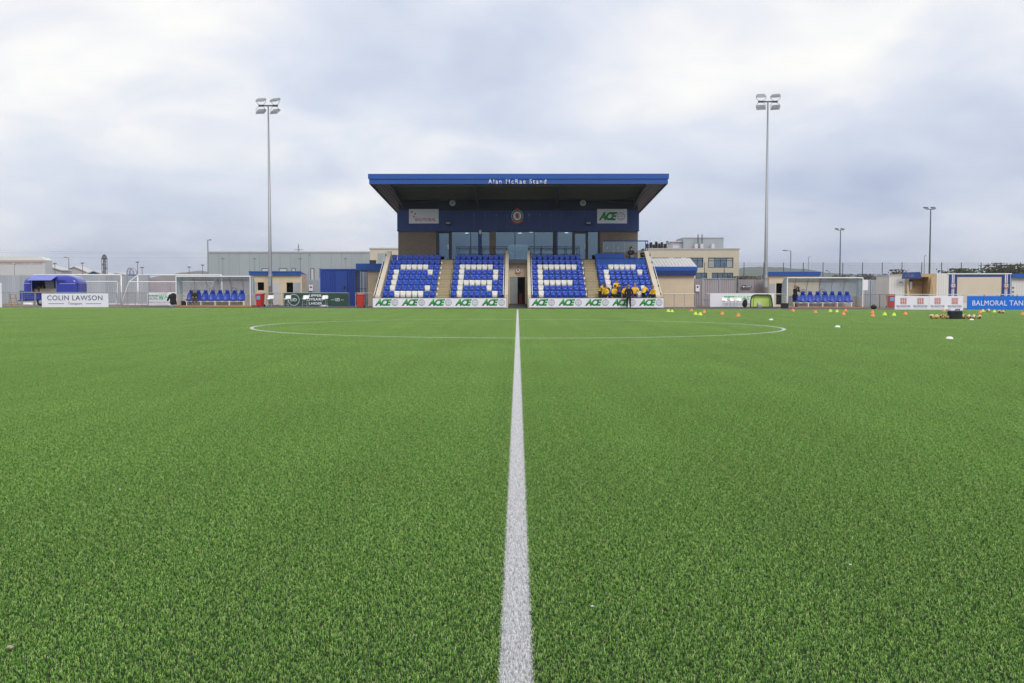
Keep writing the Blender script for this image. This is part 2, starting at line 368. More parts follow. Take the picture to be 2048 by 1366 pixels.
# ================================================================== GROUND
def sheet(name, mt, x0, x1, y0, y1, dz, tilt=True, nx=1):
    mb = MB()
    z = lambda x: (gz(x) if tilt else 0) + dz
    mb.add([(x0, y0, z(x0)), (x1, y0, z(x1)), (x1, y1, z(x1)), (x0, y1, z(x0))], [(0, 1, 2, 3)])
    return struct(mb.build(name, mt))
sheet('ground', 'land', -5000, 5000, -300, 7000, -0.45, False)
sheet('paving', 'paving', -90, 90, -14, 140, -0.012)
sheet('tarmac_apron', 'tarmac', -60, 60, 73.6, 77.4, -0.008)
sheet('tarmac_bay', 'tarmac', XA(268, 80), XA(742, 80), 77.4, 86, -0.008)
sheet('tarmac_bay', 'tarmac', XA(1400, 80), XA(1738, 80), 77.4, 86, -0.008)
CY, TW = 35.14, 34.5                        # centre spot and half width of the pitch
def turf_lines(nt, N, L):
    """1 where the yarn is white: halfway line, centre circle, touchlines, spot"""
    g = N.new('ShaderNodeNewGeometry'); s = N.new('ShaderNodeSeparateXYZ'); L.new(g.outputs['Position'], s.inputs[0])
    nz = N.new('ShaderNodeTexNoise'); nz.inputs['Scale'].default_value = 170; L.new(g.outputs['Position'], nz.inputs['Vector'])
    def M(op, a, b=None, c=None):
        n = N.new('ShaderNodeMath'); n.operation = op
        for i, v in enumerate((a, b, c)):
            if v is None: continue
            if isinstance(v, (int, float)): n.inputs[i].default_value = v
            else: L.new(v, n.inputs[i])
        return n.outputs[0]
    wob = M('MULTIPLY_ADD', nz.outputs['Fac'], 0.05, -0.025)
    X, Y = s.outputs[0], s.outputs[1]
    inside = M('LESS_THAN', M('ABSOLUTE', M('SUBTRACT', Y, CY)), TW + 0.05)
    half = M('MULTIPLY', M('LESS_THAN', M('ADD', M('ABSOLUTE', X), wob), 0.053), inside)
    dy = M('SUBTRACT', Y, CY); r = M('SQRT', M('ADD', M('MULTIPLY', X, X), M('MULTIPLY', dy, dy)))
    circ = M('LESS_THAN', M('ADD', M('ABSOLUTE', M('SUBTRACT', r, 9.09)), wob), 0.055)
    spot = M('LESS_THAN', r, 0.11)
    touch = M('LESS_THAN', M('ABSOLUTE', M('SUBTRACT', M('ABSOLUTE', dy), TW)), 0.055)
    return M('MAXIMUM', M('MAXIMUM', half, circ), M('MAXIMUM', spot, touch)), g
def turf_mats():
    m = bpy.data.materials.new('turf_backing'); m.use_nodes = True; MATS['turf_backing'] = m
    nt = m.node_tree; N = nt.nodes; L = nt.links; p = N['Principled BSDF']; p.inputs['Roughness'].default_value = 0.9
    w, g = turf_lines(nt, N, L)
    n = N.new('ShaderNodeTexNoise'); n.inputs['Scale'].default_value = 45; n.inputs['Detail'].default_value = 4; L.new(g.outputs['Position'], n.inputs['Vector'])
    rp = N.new('ShaderNodeValToRGB'); L.new(n.outputs['Fac'], rp.inputs[0])
    rp.color_ramp.elements[0].position = 0.35; rp.color_ramp.elements[0].color = (0.008, 0.010, 0.007, 1)
    rp.color_ramp.elements[1].position = 0.7; rp.color_ramp.elements[1].color = (0.020, 0.030, 0.014, 1)
    mx = N.new('ShaderNodeMixRGB'); L.new(w, mx.inputs[0]); L.new(rp.outputs[0], mx.inputs[1]); mx.inputs[2].default_value = (0.30, 0.30, 0.31, 1)
    L.new(mx.outputs[0], p.inputs['Base Color'])
    m = bpy.data.materials.new('turf_yarn'); m.use_nodes = True; MATS['turf_yarn'] = m
    nt = m.node_tree; N = nt.nodes; L = nt.links; N.clear()
    o = N.new('ShaderNodeOutputMaterial'); p = N.new('ShaderNodeBsdfPrincipled')
    p.inputs['Roughness'].default_value = 0.42; p.inputs['Specular IOR Level'].default_value = 0.5
    w, g = turf_lines(nt, N, L)
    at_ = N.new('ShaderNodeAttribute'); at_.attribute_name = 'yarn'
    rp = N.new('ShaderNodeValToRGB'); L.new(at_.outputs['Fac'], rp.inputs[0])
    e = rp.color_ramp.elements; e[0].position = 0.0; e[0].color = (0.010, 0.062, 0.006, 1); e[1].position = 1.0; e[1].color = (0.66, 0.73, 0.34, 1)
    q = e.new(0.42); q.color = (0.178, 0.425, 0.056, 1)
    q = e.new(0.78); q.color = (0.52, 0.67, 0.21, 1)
    # wear: broad patches where the pile is brushed paler or darker
    n = N.new('ShaderNodeTexNoise'); n.inputs['Scale'].default_value = 0.35; n.inputs['Detail'].default_value = 5; L.new(g.outputs['Position'], n.inputs['Vector'])
    mr = N.new('ShaderNodeMapRange'); L.new(n.outputs['Fac'], mr.inputs[0]); mr.inputs[1].default_value = 0.3; mr.inputs[2].default_value = 0.7; mr.inputs[3].default_value = 0.93; mr.inputs[4].default_value = 1.07
    mp = N.new('ShaderNodeMapping'); mp.inputs['Scale'].default_value = (1.6, 0.035, 1); L.new(g.outputs['Position'], mp.inputs[0])     # drag-brush streaks along the halfway line
    n2 = N.new('ShaderNodeTexNoise'); n2.inputs['Scale'].default_value = 1.0; n2.inputs['Detail'].default_value = 4; L.new(mp.outputs[0], n2.inputs['Vector'])
    m2 = N.new('ShaderNodeMapRange'); L.new(n2.outputs['Fac'], m2.inputs[0]); m2.inputs[1].default_value = 0.3; m2.inputs[2].default_value = 0.7; m2.inputs[3].default_value = 0.93; m2.inputs[4].default_value = 1.07
    mm = N.new('ShaderNodeMath'); mm.operation = 'MULTIPLY'; L.new(mr.outputs[0], mm.inputs[0]); L.new(m2.outputs[0], mm.inputs[1])
    sc = N.new('ShaderNodeVectorMath'); sc.operation = 'SCALE'; L.new(rp.outputs[0], sc.inputs[0]); L.new(mm.outputs[0], sc.inputs['Scale'])
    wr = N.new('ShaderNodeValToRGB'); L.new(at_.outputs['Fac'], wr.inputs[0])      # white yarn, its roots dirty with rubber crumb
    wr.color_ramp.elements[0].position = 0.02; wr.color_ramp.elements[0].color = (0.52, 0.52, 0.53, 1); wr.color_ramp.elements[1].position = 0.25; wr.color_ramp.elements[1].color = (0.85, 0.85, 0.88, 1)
    mx = N.new('ShaderNodeMixRGB'); L.new(w, mx.inputs[0]); L.new(sc.outputs[0], mx.inputs[1]); L.new(wr.outputs[0], mx.inputs[2])
    L.new(mx.outputs[0], p.inputs['Base Color'])
    tr = N.new('ShaderNodeBsdfTranslucent'); L.new(mx.outputs[0], tr.inputs[0])
    ms = N.new('ShaderNodeMixShader'); ms.inputs[0].default_value = 0.25; L.new(p.outputs[0], ms.inputs[1]); L.new(tr.outputs[0], ms.inputs[2]); L.new(ms.outputs[0], o.inputs[0])
turf_mats()
sheet('pitch', 'turf_backing', -56, 56, -12, 74.0, 0.0)

def turf():
    """artificial turf pile: one square metre of tufted yarn, laid over the pitch by geometry nodes"""
    r = random.Random(3); vs = []; fs = []; yarn = []
    G = 40
    for i in range(G):
        for j in range(G):
            cx = (i + r.uniform(0.0, 1.0))/G - 0.5; cy = (j + r.uniform(0.0, 1.0))/G - 0.5
            tone = r.gauss(0.44, 0.12); nb = r.choice((5, 6, 7)); hl = r.uniform(0.75, 1.2)
            lean = r.uniform(0, 2*math.pi)
            for k in range(nb):
                a = r.uniform(0, 2*math.pi); h = r.uniform(0.020, 0.032)*hl; sp = r.uniform(0.12, 0.85)*h
                x, y = cx + r.gauss(0, 0.007), cy + r.gauss(0, 0.007)
                dx, dy = math.cos(a)*sp + math.cos(lean)*0.005, math.sin(a)*sp + math.sin(lean)*0.005
                wv = r.uniform(0.0011, 0.0021); b = a + math.pi/2 + r.uniform(-.5, .5); wx, wy = math.cos(b)*wv, math.sin(b)*wv
                o = len(vs)
                vs += [(x-wx, y-wy, 0), (x+wx, y+wy, 0), (x+dx*.30+wx, y+dy*.30+wy, h*.75), (x+dx*.30-wx, y+dy*.30-wy, h*.75), (x+dx, y+dy, h*r.uniform(0.85, 1.05))]
                fs += [(o, o+1, o+2, o+3), (o+3, o+2, o+4)]
                t = min(1, max(0, tone + r.gauss(0, 0.17)))
                if r.random() < 0.02: t = 0.9
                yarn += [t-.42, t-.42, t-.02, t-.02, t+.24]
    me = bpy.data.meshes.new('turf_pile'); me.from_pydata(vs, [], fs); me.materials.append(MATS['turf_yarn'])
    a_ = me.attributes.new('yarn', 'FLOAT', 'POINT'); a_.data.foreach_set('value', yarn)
    o = struct(obj('turf_pile', me), 'stuff'); o['label'] = 'green artificial turf pile of the football pitch'
    o.location = (0, 0, 0.001); o.rotation_euler = (0, math.atan(-SL), 0)
    ng = bpy.data.node_groups.new('lay_turf', 'GeometryNodeTree')
    ng.interface.new_socket('Geometry', in_out='INPUT', socket_type='NodeSocketGeometry')
    ng.interface.new_socket('Geometry', in_out='OUTPUT', socket_type='NodeSocketGeometry')
    N = ng.nodes; L = ng.links
    gi = N.new('NodeGroupInput'); go = N.new('NodeGroupOutput')
    grid = N.new('GeometryNodeMeshGrid')
    X, Y0, Y1, PS = 46.2, -1.1, 73.1, 0.5
    grid.inputs['Size X'].default_value = 2*X; grid.inputs['Size Y'].default_value = Y1 - Y0
    grid.inputs['Vertices X'].default_value = round(2*X/PS) + 1; grid.inputs['Vertices Y'].default_value = round((Y1 - Y0)/PS) + 1
    iop_scale = PS
    tf = N.new('GeometryNodeTransform'); tf.inputs['Translation'].default_value = (0, (Y0+Y1)/2 + 0.5, 0); L.new(grid.outputs['Mesh'], tf.inputs[0])
    pos = N.new('GeometryNodeInputPosition'); sp = N.new('ShaderNodeSeparateXYZ'); L.new(pos.outputs[0], sp.inputs[0])
    ab = N.new('ShaderNodeMath'); ab.operation = 'ABSOLUTE'; L.new(sp.outputs[0], ab.inputs[0])
    lim = N.new('ShaderNodeMath'); lim.operation = 'MULTIPLY_ADD'; L.new(sp.outputs[1], lim.inputs[0]); lim.inputs[1].default_value = 0.58; lim.inputs[2].default_value = 4.5
    gt = N.new('ShaderNodeMath'); gt.operation = 'GREATER_THAN'; L.new(ab.outputs[0], gt.inputs[0]); L.new(lim.outputs[0], gt.inputs[1])
    de = N.new('GeometryNodeDeleteGeometry'); L.new(tf.outputs[0], de.inputs[0]); L.new(gt.outputs[0], de.inputs['Selection'])
    iop = N.new('GeometryNodeInstanceOnPoints'); L.new(de.outputs[0], iop.inputs['Points']); L.new(gi.outputs[0], iop.inputs['Instance'])
    rv = N.new('FunctionNodeRandomValue'); rv.data_type = 'INT'
    for s_ in rv.inputs:
        if s_.name == 'Min' and s_.type == 'INT': s_.default_value = 0
        if s_.name == 'Max' and s_.type == 'INT': s_.default_value = 3
    ro = [s_ for s_ in rv.outputs if s_.type == 'INT'][0]
    mu = N.new('ShaderNodeMath'); mu.operation = 'MULTIPLY'; L.new(ro, mu.inputs[0]); mu.inputs[1].default_value = math.pi/2
    cb = N.new('ShaderNodeCombineXYZ'); L.new(mu.outputs[0], cb.inputs[2])
    L.new(cb.outputs[0], iop.inputs['Rotation']); iop.inputs['Scale'].default_value = (PS, PS, PS*1.05)
    L.new(iop.outputs[0], go.inputs[0])
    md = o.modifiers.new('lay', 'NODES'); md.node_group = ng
turf()

# ================================================================== THE STAND
ROWD, ROWH, Y0, Z0 = 0.87, 0.437, 77.95, 0.45      # row depth, row rise, front seat, front tread
YW = 86.0                                          # front of the clubhouse wall
def arow(i): return Y0 + ROWD*i, Z0 + ROWH*i
st = thing('grandstand', 'brick and blue clad grandstand with cantilever roof behind the halfway line', 'grandstand', (0, 77.0, 0))
# terraces
for s_ in (-1, 1):
    mb = MB()
    xa, xb = (-10.66, -1.02) if s_ < 0 else (1.04, 10.70)
    for i in range(8):
        y, z = arow(i)
        mb.box(xa, xb, y - 0.47, y - 0.47 + ROWD + (0.0 if i < 7 else 0.0), 0.0, z)
    mb.build('terrace', 'concrete', st)
mb = MB(); mb.box(-10.66, 10.70, Y0 + 8*ROWD - 0.47, YW, 3.70, 3.95); mb.build('concourse', 'concrete', st)
# aisle steps, two to a row, with yellow nosings
for xa, xb in ((-6.42, -5.30), (5.40, 6.50)):
    for k in range(16):
        y = Y0 - 0.47 + ROWD*k/2; z = Z0 + ROWH*(k+1)/2 - 0.0
        s1 = MB().box(xa, xb, y + 0.002, y + ROWD/2 + 0.3, z - ROWH/2 - 0.12, z).build('step', 'step_tan', st)
        MB().box(xa + 0.003, xb - 0.003, y - 0.006, y + 0.05, z - 0.035, z + 0.004).build('nosing', 'nosing', s1)
# sloping parapets: outer pair and the pair beside the tunnel
def ztop(y, a): return a + (y - 77.2)*ROWH/ROWD
for xa, xb, a in ((-11.02, -10.67, 1.00), (10.71, 11.06, 1.00), (-1.02 + .003, -0.74, 1.06), (0.80, 1.04 - .003, 1.06)):
    mb = MB(); ye = 84.6
    mb.prism([(77.15, 0), (ye, 0), (ye, ztop(ye, a)), (77.15, ztop(77.15, a))], xa, xb, 'x'); mb.build('parapet_wall', 'cream_pale', st)
for xr, xw, a in ((-11.16, -11.02, 1.0), (11.20, 11.06, 1.0), (-1.12, -1.0, 1.06), (1.14, 1.04, 1.06)):
    mb = MB(); y1, y2 = 77.25, 84.5
    mb.tube([(xr, y1, ztop(y1, a) - 0.06), (xr, y2, ztop(y2, a) - 0.06)], 0.028, 8)
    hr = mb.build('handrail', 'white_paint', st, True)
    for k in range(6):
        y = y1 + 0.4 + k*1.3
        MB().box(min(xr, xw), max(xr, xw), y, y + 0.09, ztop(y, a) - 0.22, ztop(y, a) - 0.07).build('bracket', 'rail_dark', hr)
# tunnel: ramp, door wall, door, lintel, badge
MB().hexa([(-0.74, 77.2, 0.0), (0.80, 77.2, 0.0), (0.80, 83.5, 0.0), (-0.74, 83.5, 0.0), (-0.74, 77.2, 0.01), (0.80, 77.2, 0.01), (0.80, 83.5, 0.26), (-0.74, 83.5, 0.26)]).build('tunnel_ramp', 'tarmac', st)
mb = MB(); mb.box(-0.74, 0.80, 83.5, 83.7, 2.50, 3.62); mb.box(-0.74, -0.66, 83.5, 83.7, 0.2, 2.5); mb.box(0.62, 0.80, 83.5, 83.7, 0.2, 2.5)
mb.build('tunnel_wall', 'cream', st)
MB().box(-0.74, 0.80, 82.9, 84.0, 3.62, 3.94).build('tunnel_lintel', 'steel_dark', st)
mb = MB(); mb.box(-1.0, 1.0, 87.2, 87.3, 0, 3.6); mb.box(-1.0, -0.95, 83.7, 87.2, 0, 3.6); mb.box(0.95, 1.0, 83.7, 87.2, 0, 3.6); mb.build('tunnel_lining', 'room_dark', st)
d_ = MB().box(-0.655, 0.0, 83.52, 83.57, 0.27, 2.48).build('door', 'pole_grey', st); MB().box(-0.08, -0.05, 83.46, 83.52, 1.2, 1.5).build('handle', 'alu', d_)
MB().box(0.14, 0.40, 85.5, 85.6, 0.3, 1.1).build('wall_panel', 'bin_red', st)
def badge(parent, cx, cz, r, y, dark=False):
    b = MB().disc(cx, cz, r, y - 0.03, 0.03, 28, 1.08).build('badge', 'deep_green' if not dark else 'grey_ink', parent)
    MB().ring(cx, cz, r*0.93, r*1.0, y - 0.036, 0.006, 28, 1.08).build('badge_rim', 'board_white', b)
    MB().disc(cx, cz, r*0.72, y - 0.04, 0.01, 24, 1.08).build('badge_field', 'board_white', b)
    lion = [(-.10, -.55), (.05, -.30), (.28, -.50), (.36, -.35), (.18, -.12), (.42, -.05), (.40, .08), (.16, .10), (.34, .36), (.18, .52), (.02, .40), (-.12, .56), (-.28, .40), (-.16, .22), (-.40, .22), (-.38, .06), (-.14, .02), (-.34, -.22), (-.26, -.36), (-.08, -.22)]
    MB().prism([(cx + u*r, cz + w*r) for u, w in lion], y - 0.05, y - 0.04).build('badge_lion', 'red_ink', b)
    rib = [(-1.15, -.62), (-.6, -.98), (0, -1.08), (.6, -.98), (1.15, -.62), (1.05, -1.0), (.55, -1.32), (0, -1.42), (-.55, -1.32), (-1.05, -1.0)]
    MB().prism([(cx + u*r, cz + w*r) for u, w in rib], y - 0.06, y - 0.03).build('badge_ribbon', 'red_ink', b)
    MB().prism([(cx + u*r, cz + w*r) for u, w in ((-.2, 1.0), (.2, 1.0), (.26, 1.3), (0, 1.42), (-.26, 1.3))], y - 0.045, y - 0.02).build('badge_crest', 'red_ink', b)
badge(st, 0.03, 3.08, 0.24, 83.5, True)
text(st, '2018', 'grey_ink', -0.13, 0.19, 2.60, 2.67, 83.488)
# clubhouse wall: brick ends, clad band, side walls
XL, XR = XA(797, YW), XA(1275, YW); GL, GR = XA(872.5, YW), XA(1200, YW); ZB = ZA(460.5, YW); ZS = ZA(421, YW)
for xa, xb in ((XL, GL), (GR, XR)):
    MB().box(xa, xb, YW, YW + 0.3, 0, ZB).build('brick_wall', 'brick', st)
mb = MB(); mb.box(XL, XL + 0.3, YW + 0.3, 97, 0, 9.0); mb.box(XR - 0.3, XR, YW + 0.3, 97, 0, 9.0); mb.box(XL + 0.3, XR - 0.3, 96.7, 97, 0, 8.6); mb.build('outer_wall', 'brick', st)
n = 22; ca, cb_ = XA(795.3, YW), XA(1277, YW)
for k in range(n):                                  # cladding planks
    xa = ca + (cb_ - ca)*k/n; xb = ca + (cb_ - ca)*(k+1)/n
    mb = MB().box(xa + 0.006, xb - 0.006, YW - 0.13, YW + 0.05, ZB, ZS)
    for q in range(1, 3): mb.box(xa + (xb-xa)*q/3 - 0.012, xa + (xb-xa)*q/3 + 0.012, YW - 0.142, YW - 0.13, ZB + 0.02, ZS - 0.02)
    mb.build('cladding_panel', 'clad_blue', st)
MB().box(ca - 0.01, cb_ + 0.01, YW - 0.17, YW + 0.06, ZB - 0.10, ZB - 0.002).build('drip_trim', 'clad_blue', st)
MB().box(ca + 0.1, cb_ - 0.1, YW + 0.06, YW + 0.25, ZS - 0.3, 9.35).build('upper_cladding', 'clad_roof_shade', st)  # band under the roof: roof shade put into its darker colour
# glazing
fr = MB(); ZG0, ZG1 = 3.95, ZB - 0.10
YF = YW + 0.12
cols = [(872.5, 879), (898, 904), (941, 942.3), (956.5, 964), (979, 992), (1029.3, 1030.8), (1067.4, 1068.8), (1105.5, 1111), (1144, 1149.5), (1170.5, 1175.8), (1195, 1200)]
names = {3: ('column', 'clad_blue'), 4: ('pier', 'brick')}
for i, (a, b) in enumerate(cols):
    nm, mt = names.get(i, ('mullion', 'dark_frame'))
    MB().box(XA(a, YF), XA(b, YF), YF - (0.10 if i not in names else 0.2), YF + 0.08, ZG0, ZG1).build(nm, mt, st)
MB().box(XA(1111.2, YF), XA(1115, YF), YF - 0.2, YF + 0.08, ZG0, ZG1).build('column', 'clad_blue', st)
cuts = [879, 898, 904, 941, 942.3, 956.5, 964, 979, 992, 1029.3, 1030.8, 1067.4, 1068.8, 1105.5, 1115, 1144, 1149.5, 1170.5, 1175.8, 1195]
tops = {0: 466.8, 16: 467.5}
for i in range(0, len(cuts), 2):
    xa, xb = XA(cuts[i], YF), XA(cuts[i+1], YF); zt = ZA(tops.get(i, 464.2), YF)
    MB().box(xa, xb, YF - 0.06, YF + 0.06, zt, ZG1).build('transom', 'dark_frame', st)
    w_ = MB().box(xa, xb, YF, YF + 0.02, ZG0 + 0.12, zt).build('pane', 'glass_facade', st)
    MB().box(xa, xb, YF - 0.05, YF + 0.06, ZG0, ZG0 + 0.12).build('sill', 'dark_frame', st)
    if i in (0, 16): MB().box((xb - 0.08) if i == 0 else (xb - 0.06), xb - 0.03, YF - 0.09, YF - 0.02, 4.95, 5.35).build('handle', 'alu', w_)
# the lit room behind the glass
mb = MB(); mb.box(GL, GR, 92, 92.1, 3.9, 6.7); mb.box(GL - .1, GL, YW + .4, 92, 3.9, 6.7); mb.box(GR, GR + .1, YW + .4, 92, 3.9, 6.7); mb.box(GL, GR, YW + .4, 92, 6.6, 6.7); mb.build('room_lining', 'room_pale', st)
MB().box(GL, GR, YW + .3, 92, 3.85, 3.95).build('room_floor', 'room_dark', st)
for x, y in ((-5.6, 87.5), (-3.2, 88.5), (-0.8, 87.6), (1.2, 89), (2.6, 88), (4.4, 90), (-4.6, 90.5), (0.2, 90.5)):
    mb = MB().lathe([(0.16, 6.55), (0.16, 6.59)], (x, y, 0), 14); mb.build('ceiling_lamp', 'lamp_glow', st)
for x, y in ((-0.4, 88.6), (1.6, 88.2), (3.4, 88.8), (-2.4, 89.2)):
    mb = MB().box(x - .5, x + .5, y - .4, y + .4, 4.68, 4.72); mb.tube([(x, y, 3.95), (x, y, 4.68)], 0.04)
    t = tag(mb.build('table', 'board_white', None, off=(0, 0, 0)), 'pale table behind the glass front, %s from the left' % ORD([-2.4, -0.4, 1.6, 3.4].index(x) + 1), 'table', 'tables in the clubhouse room')
# guard rails on the concourse edge
def rail_run(px0, px1, post):
    xa, xb = XA(px0, 84.6), XA(px1, 84.6); y = 84.55
    g = MB(); zt = ZA(493.5, 84.6)
    for z in (zt, zt - 0.13, zt - 0.62, zt - 0.74): g.tube([(xa, y, z), (xb, y, z)], 0.024, 6)
    r_ = g.build('guard_rail', 'rail_dark', st)
    for k in range(post + 1):
        x = xa + (xb - xa)*k/post; MB().tube([(x, y + .01, 3.95), (x, y + .01, zt + .02)], 0.026, 6).build('post', 'rail_dark', r_)
rail_run(914, 1013, 4); rail_run(1058, 1158, 4)
MB().box(XA(1018, 83.9), XA(1055, 83.9), 83.9, 83.93, 3.96, ZA(489, 83.9)).build('balustrade_pane', 'glass_clear', st)
# roof: fascia, deck, tapered beams, purlins
YR = 77.6; RX0, RX1 = XA(739.8, YR), XA(1334.2, YR); zf0, zf1, zf2 = ZA(367.8, YR), ZA(357.8, YR), ZA(347.6, YR)
SLR = -0.9/18.4
def zr(y): return zf0 + 0.02 + (y - YR)*SLR
fas = MB().box(RX0, RX1, YR, YR + 0.12, zf0, zf1 - 0.01).build('fascia', 'fascia_blue', st)
MB().box(XA(737.8, YR), XA(1336, YR), YR - 0.07, YR + 0.14, zf1, zf2).build('fascia_cap', 'fascia_blue', st)
text(fas, 'Alan McRae Stand', 'board_white', XA(976.5, YR), XA(1092, YR), ZA(367.6, YR), ZA(358.3, YR), YR - 0.03, depth=0.03, bold=0.010, spacing=1.35)
mb = MB()
prof = []; x = RX0
while x < RX1 - 0.01:                               # trapezoid deck, ribs running front to back
    for dx, h in ((0, 0), (0.10, 0), (0.13, 0.06), (0.23, 0.06), (0.26, 0)):
        if x + dx <= RX1: prof.append((x + dx, h))
    x += 0.26
prof.append((RX1, 0)); pr = []
for p in prof:
    if not pr or p[0] > pr[-1][0] + 1e-4: pr.append(p)
ya, yb = YR + 0.12, 97.4
vs = [(u, ya, zr(ya) + 0.10 + h) for u, h in pr] + [(u, yb, zr(yb) + 0.10 + h) for u, h in pr]; k = len(pr)
mb.add(vs, [(i, i+1, i+1+k, i+k) for i in range(k-1)]); mb.build('roof_deck', 'soffit', st)
mb = MB(); mb.hexa([(RX0, YR + .12, zr(YR) + .20), (RX1, YR + .12, zr(YR) + .20), (RX1, 97.4, zr(97.4) + .20), (RX0, 97.4, zr(97.4) + .20), (RX0, YR + .12, zf2 - .03), (RX1, YR + .12, zf2 - .03), (RX1, 97.4, zr(97.4) + .7), (RX0, 97.4, zr(97.4) + .7)]); mb.build('roof_top', 'fascia_blue', st)
for xs in (RX0, RX1 - 0.06):                        # verge trims
    mb = MB(); mb.hexa([(xs, YR + .12, zf0), (xs + .06, YR + .12, zf0), (xs + .06, 97.4, zr(97.4)), (xs, 97.4, zr(97.4)), (xs, YR + .12, zf0 + .19), (xs + .06, YR + .12, zf0 + .19), (xs + .06, 97.4, zr(97.4) + .19), (xs, 97.4, zr(97.4) + .19)]); mb.build('verge_trim', 'soffit', st)
for xb in (-9.85, -3.36, 3.30, 9.95):
    a, b = 0.12, YW + 0.05
    mb = MB()
    for w, z0_, z1_ in ((0.10, 0.0, 0.03), (0.012, 0.03, None), (0.10, None, None)): pass
    y1, y2 = YR + 0.3, YW - 0.02
    d1, d2 = 0.22, 0.75
    mb.hexa([(xb-.012, y1, zr(y1)-d1), (xb+.012, y1, zr(y1)-d1), (xb+.012, y2, zr(y2)-d2), (xb-.012, y2, zr(y2)-d2), (xb-.012, y1, zr(y1)+.08), (xb+.012, y1, zr(y1)+.08), (xb+.012, y2, zr(y2)+.08), (xb-.012, y2, zr(y2)+.08)])
    mb.hexa([(xb-.11, y1, zr(y1)-d1-.03), (xb+.11, y1, zr(y1)-d1-.03), (xb+.11, y2, zr(y2)-d2-.03), (xb-.11, y2, zr(y2)-d2-.03), (xb-.11, y1, zr(y1)-d1), (xb+.11, y1, zr(y1)-d1), (xb+.11, y2, zr(y2)-d2), (xb-.11, y2, zr(y2)-d2)])
    mb.build('roof_beam', 'steel_dark', st)
for k in range(7):
    y = YR + 0.6 + k*1.2
    mb = MB().box(-9.8, 9.9, y, y + 0.07, zr(y) - 0.10, zr(y) + 0.09); mb.box(-9.8, 9.9, y - 0.05, y + 0.07, zr(y) - 0.12, zr(y) - 0.10); mb.build('purlin', 'purlin', st)
for s_ in (-1, 1):
    MB().tube([(s_*9.8, YW - 0.6, zr(YW - .6) - 0.45), (s_*3.4, YW - 1.6, zr(YW - 1.6) - 0.10)], 0.04, 6).build('roof_brace', 'steel_dark', st)
# things fixed on the cladding
YC = YW - 0.145
def ace(parent, x0, x1, z0, z1, y):
    w = x1 - x0; h = z1 - z0
    text(parent, 'ACE', 'ace_green', x0, x0 + w*0.70, z0 + h*0.02, z1, y, bold=0.055, shear=0.30, spacing=0.86, depth=0.008)
    cx, cz, r_ = x0 + w*0.835, z0 + h*0.50, h*0.46
    g = MB().disc(cx, cz, r_*1.05, y - 0.004, 0.012, 24).build('globe', 'board_white', parent)
    m = MB(); m.ring(cx, cz, r_*0.93, r_*1.02, y - 0.010, 0.006, 28); m.ring(cx, cz, r_*0.90, r_, y - 0.011, 0.006, 28)
    for q in (0.52,):
        vs = []
        m.add(*ell(cx, cz, r_*q, r_*0.93, r_*0.06, y - 0.011))
    m.box(cx - r_*.035, cx + r_*.035, y - .012, y - .006, cz - r_*.9, cz + r_*.9)
    m.box(cx - r_*.93, cx + r_*.93, y - .0125, y - .0065, cz - r_*.035, cz + r_*.035)
    for q in (-.5, .5): m.box(cx - r_*.8, cx + r_*.8, y - .013, y - .007, cz + r_*q - r_*.03, cz + r_*q + r_*.03)
    m.build('globe_lines', 'ace_globe', g)
def ell(cx, cz, a, b, t, y, n=24):
    vs = []; fs = []
    for k in range(n):
        w = 2*math.pi*k/n
        vs += [(cx + (a-t)*math.cos(w), y, cz + (b-t*.5)*math.sin(w)), (cx + a*math.cos(w), y, cz + b*math.sin(w))]
    for k in range(n): j = (k+1) % n; fs.append((2*k, 2*j, 2*j+1, 2*k+1))
    return vs, fs
def wall_sign(label, a, b, t, bt):
    xa, xb, z1, z0 = XA(a, YC), XA(b, YC), ZA(t, YC), ZA(bt, YC)
    s = thing('wall_sign', label, 'sign', ((xa+xb)/2, YC, z0))
    me = bevel(MB().box(xa, xb, YC - 0.06, YC - 0.002, z0, z1).mesh('panel', 'board_white', wloc(s)), 0.012); obj('panel', me, s)
    return s, xa, xb, z0, z1
s, xa, xb, z0, z1 = wall_sign('white sign with red lettering on the left of the blue cladding', 818.8, 878, 418, 447)
text(s, 'BALMORAL', 'red_ink', xa + .55, xb - .22, z0 + .20, z0 + .48, YC - 0.075)
for q, (u, w) in enumerate(((.25, 1.0), (.52, .82), (.42, .58))):
    MB().prism([(xa + u - .07, z0 + w), (xa + u + .02, z0 + w - .09), (xa + u + .09, z0 + w + .02), (xa + u, z0 + w + .09)], YC - 0.072, YC - 0.058).build('mark', 'red_ink', s)
s, xa, xb, z0, z1 = wall_sign('white sign with green lettering and globe on the right of the blue cladding', 1193.5, 1253, 418, 447)
ace(s, xa + .14, xb - .14, z0 + .24, z0 + .98, YC - 0.07)
cr = thing('crest', 'round green and white club crest with red lion over the stand windows', 'crest', (XA(1034.5, YC), YC, ZA(433, YC)))
badge(cr, XA(1034.5, YC), ZA(432, YC), 0.50, YC)
for px, l in ((905.5, 'left'), (1165.5, 'right')):
    x, z = XA(px, YW), ZA(406, YW)
    t = thing('round_lamp', 'round bulkhead lamp high on the %s of the dark cladding' % l, 'lamp', (x, YW, z))
    m = MB(); m.ring(x, z, 0.17, 0.25, YW - 0.06, 0.12); m.build('rim', 'alu', t); MB().disc(x, z, 0.17, YW - 0.02, 0.07).build('lens', 'lamp_glass', t)
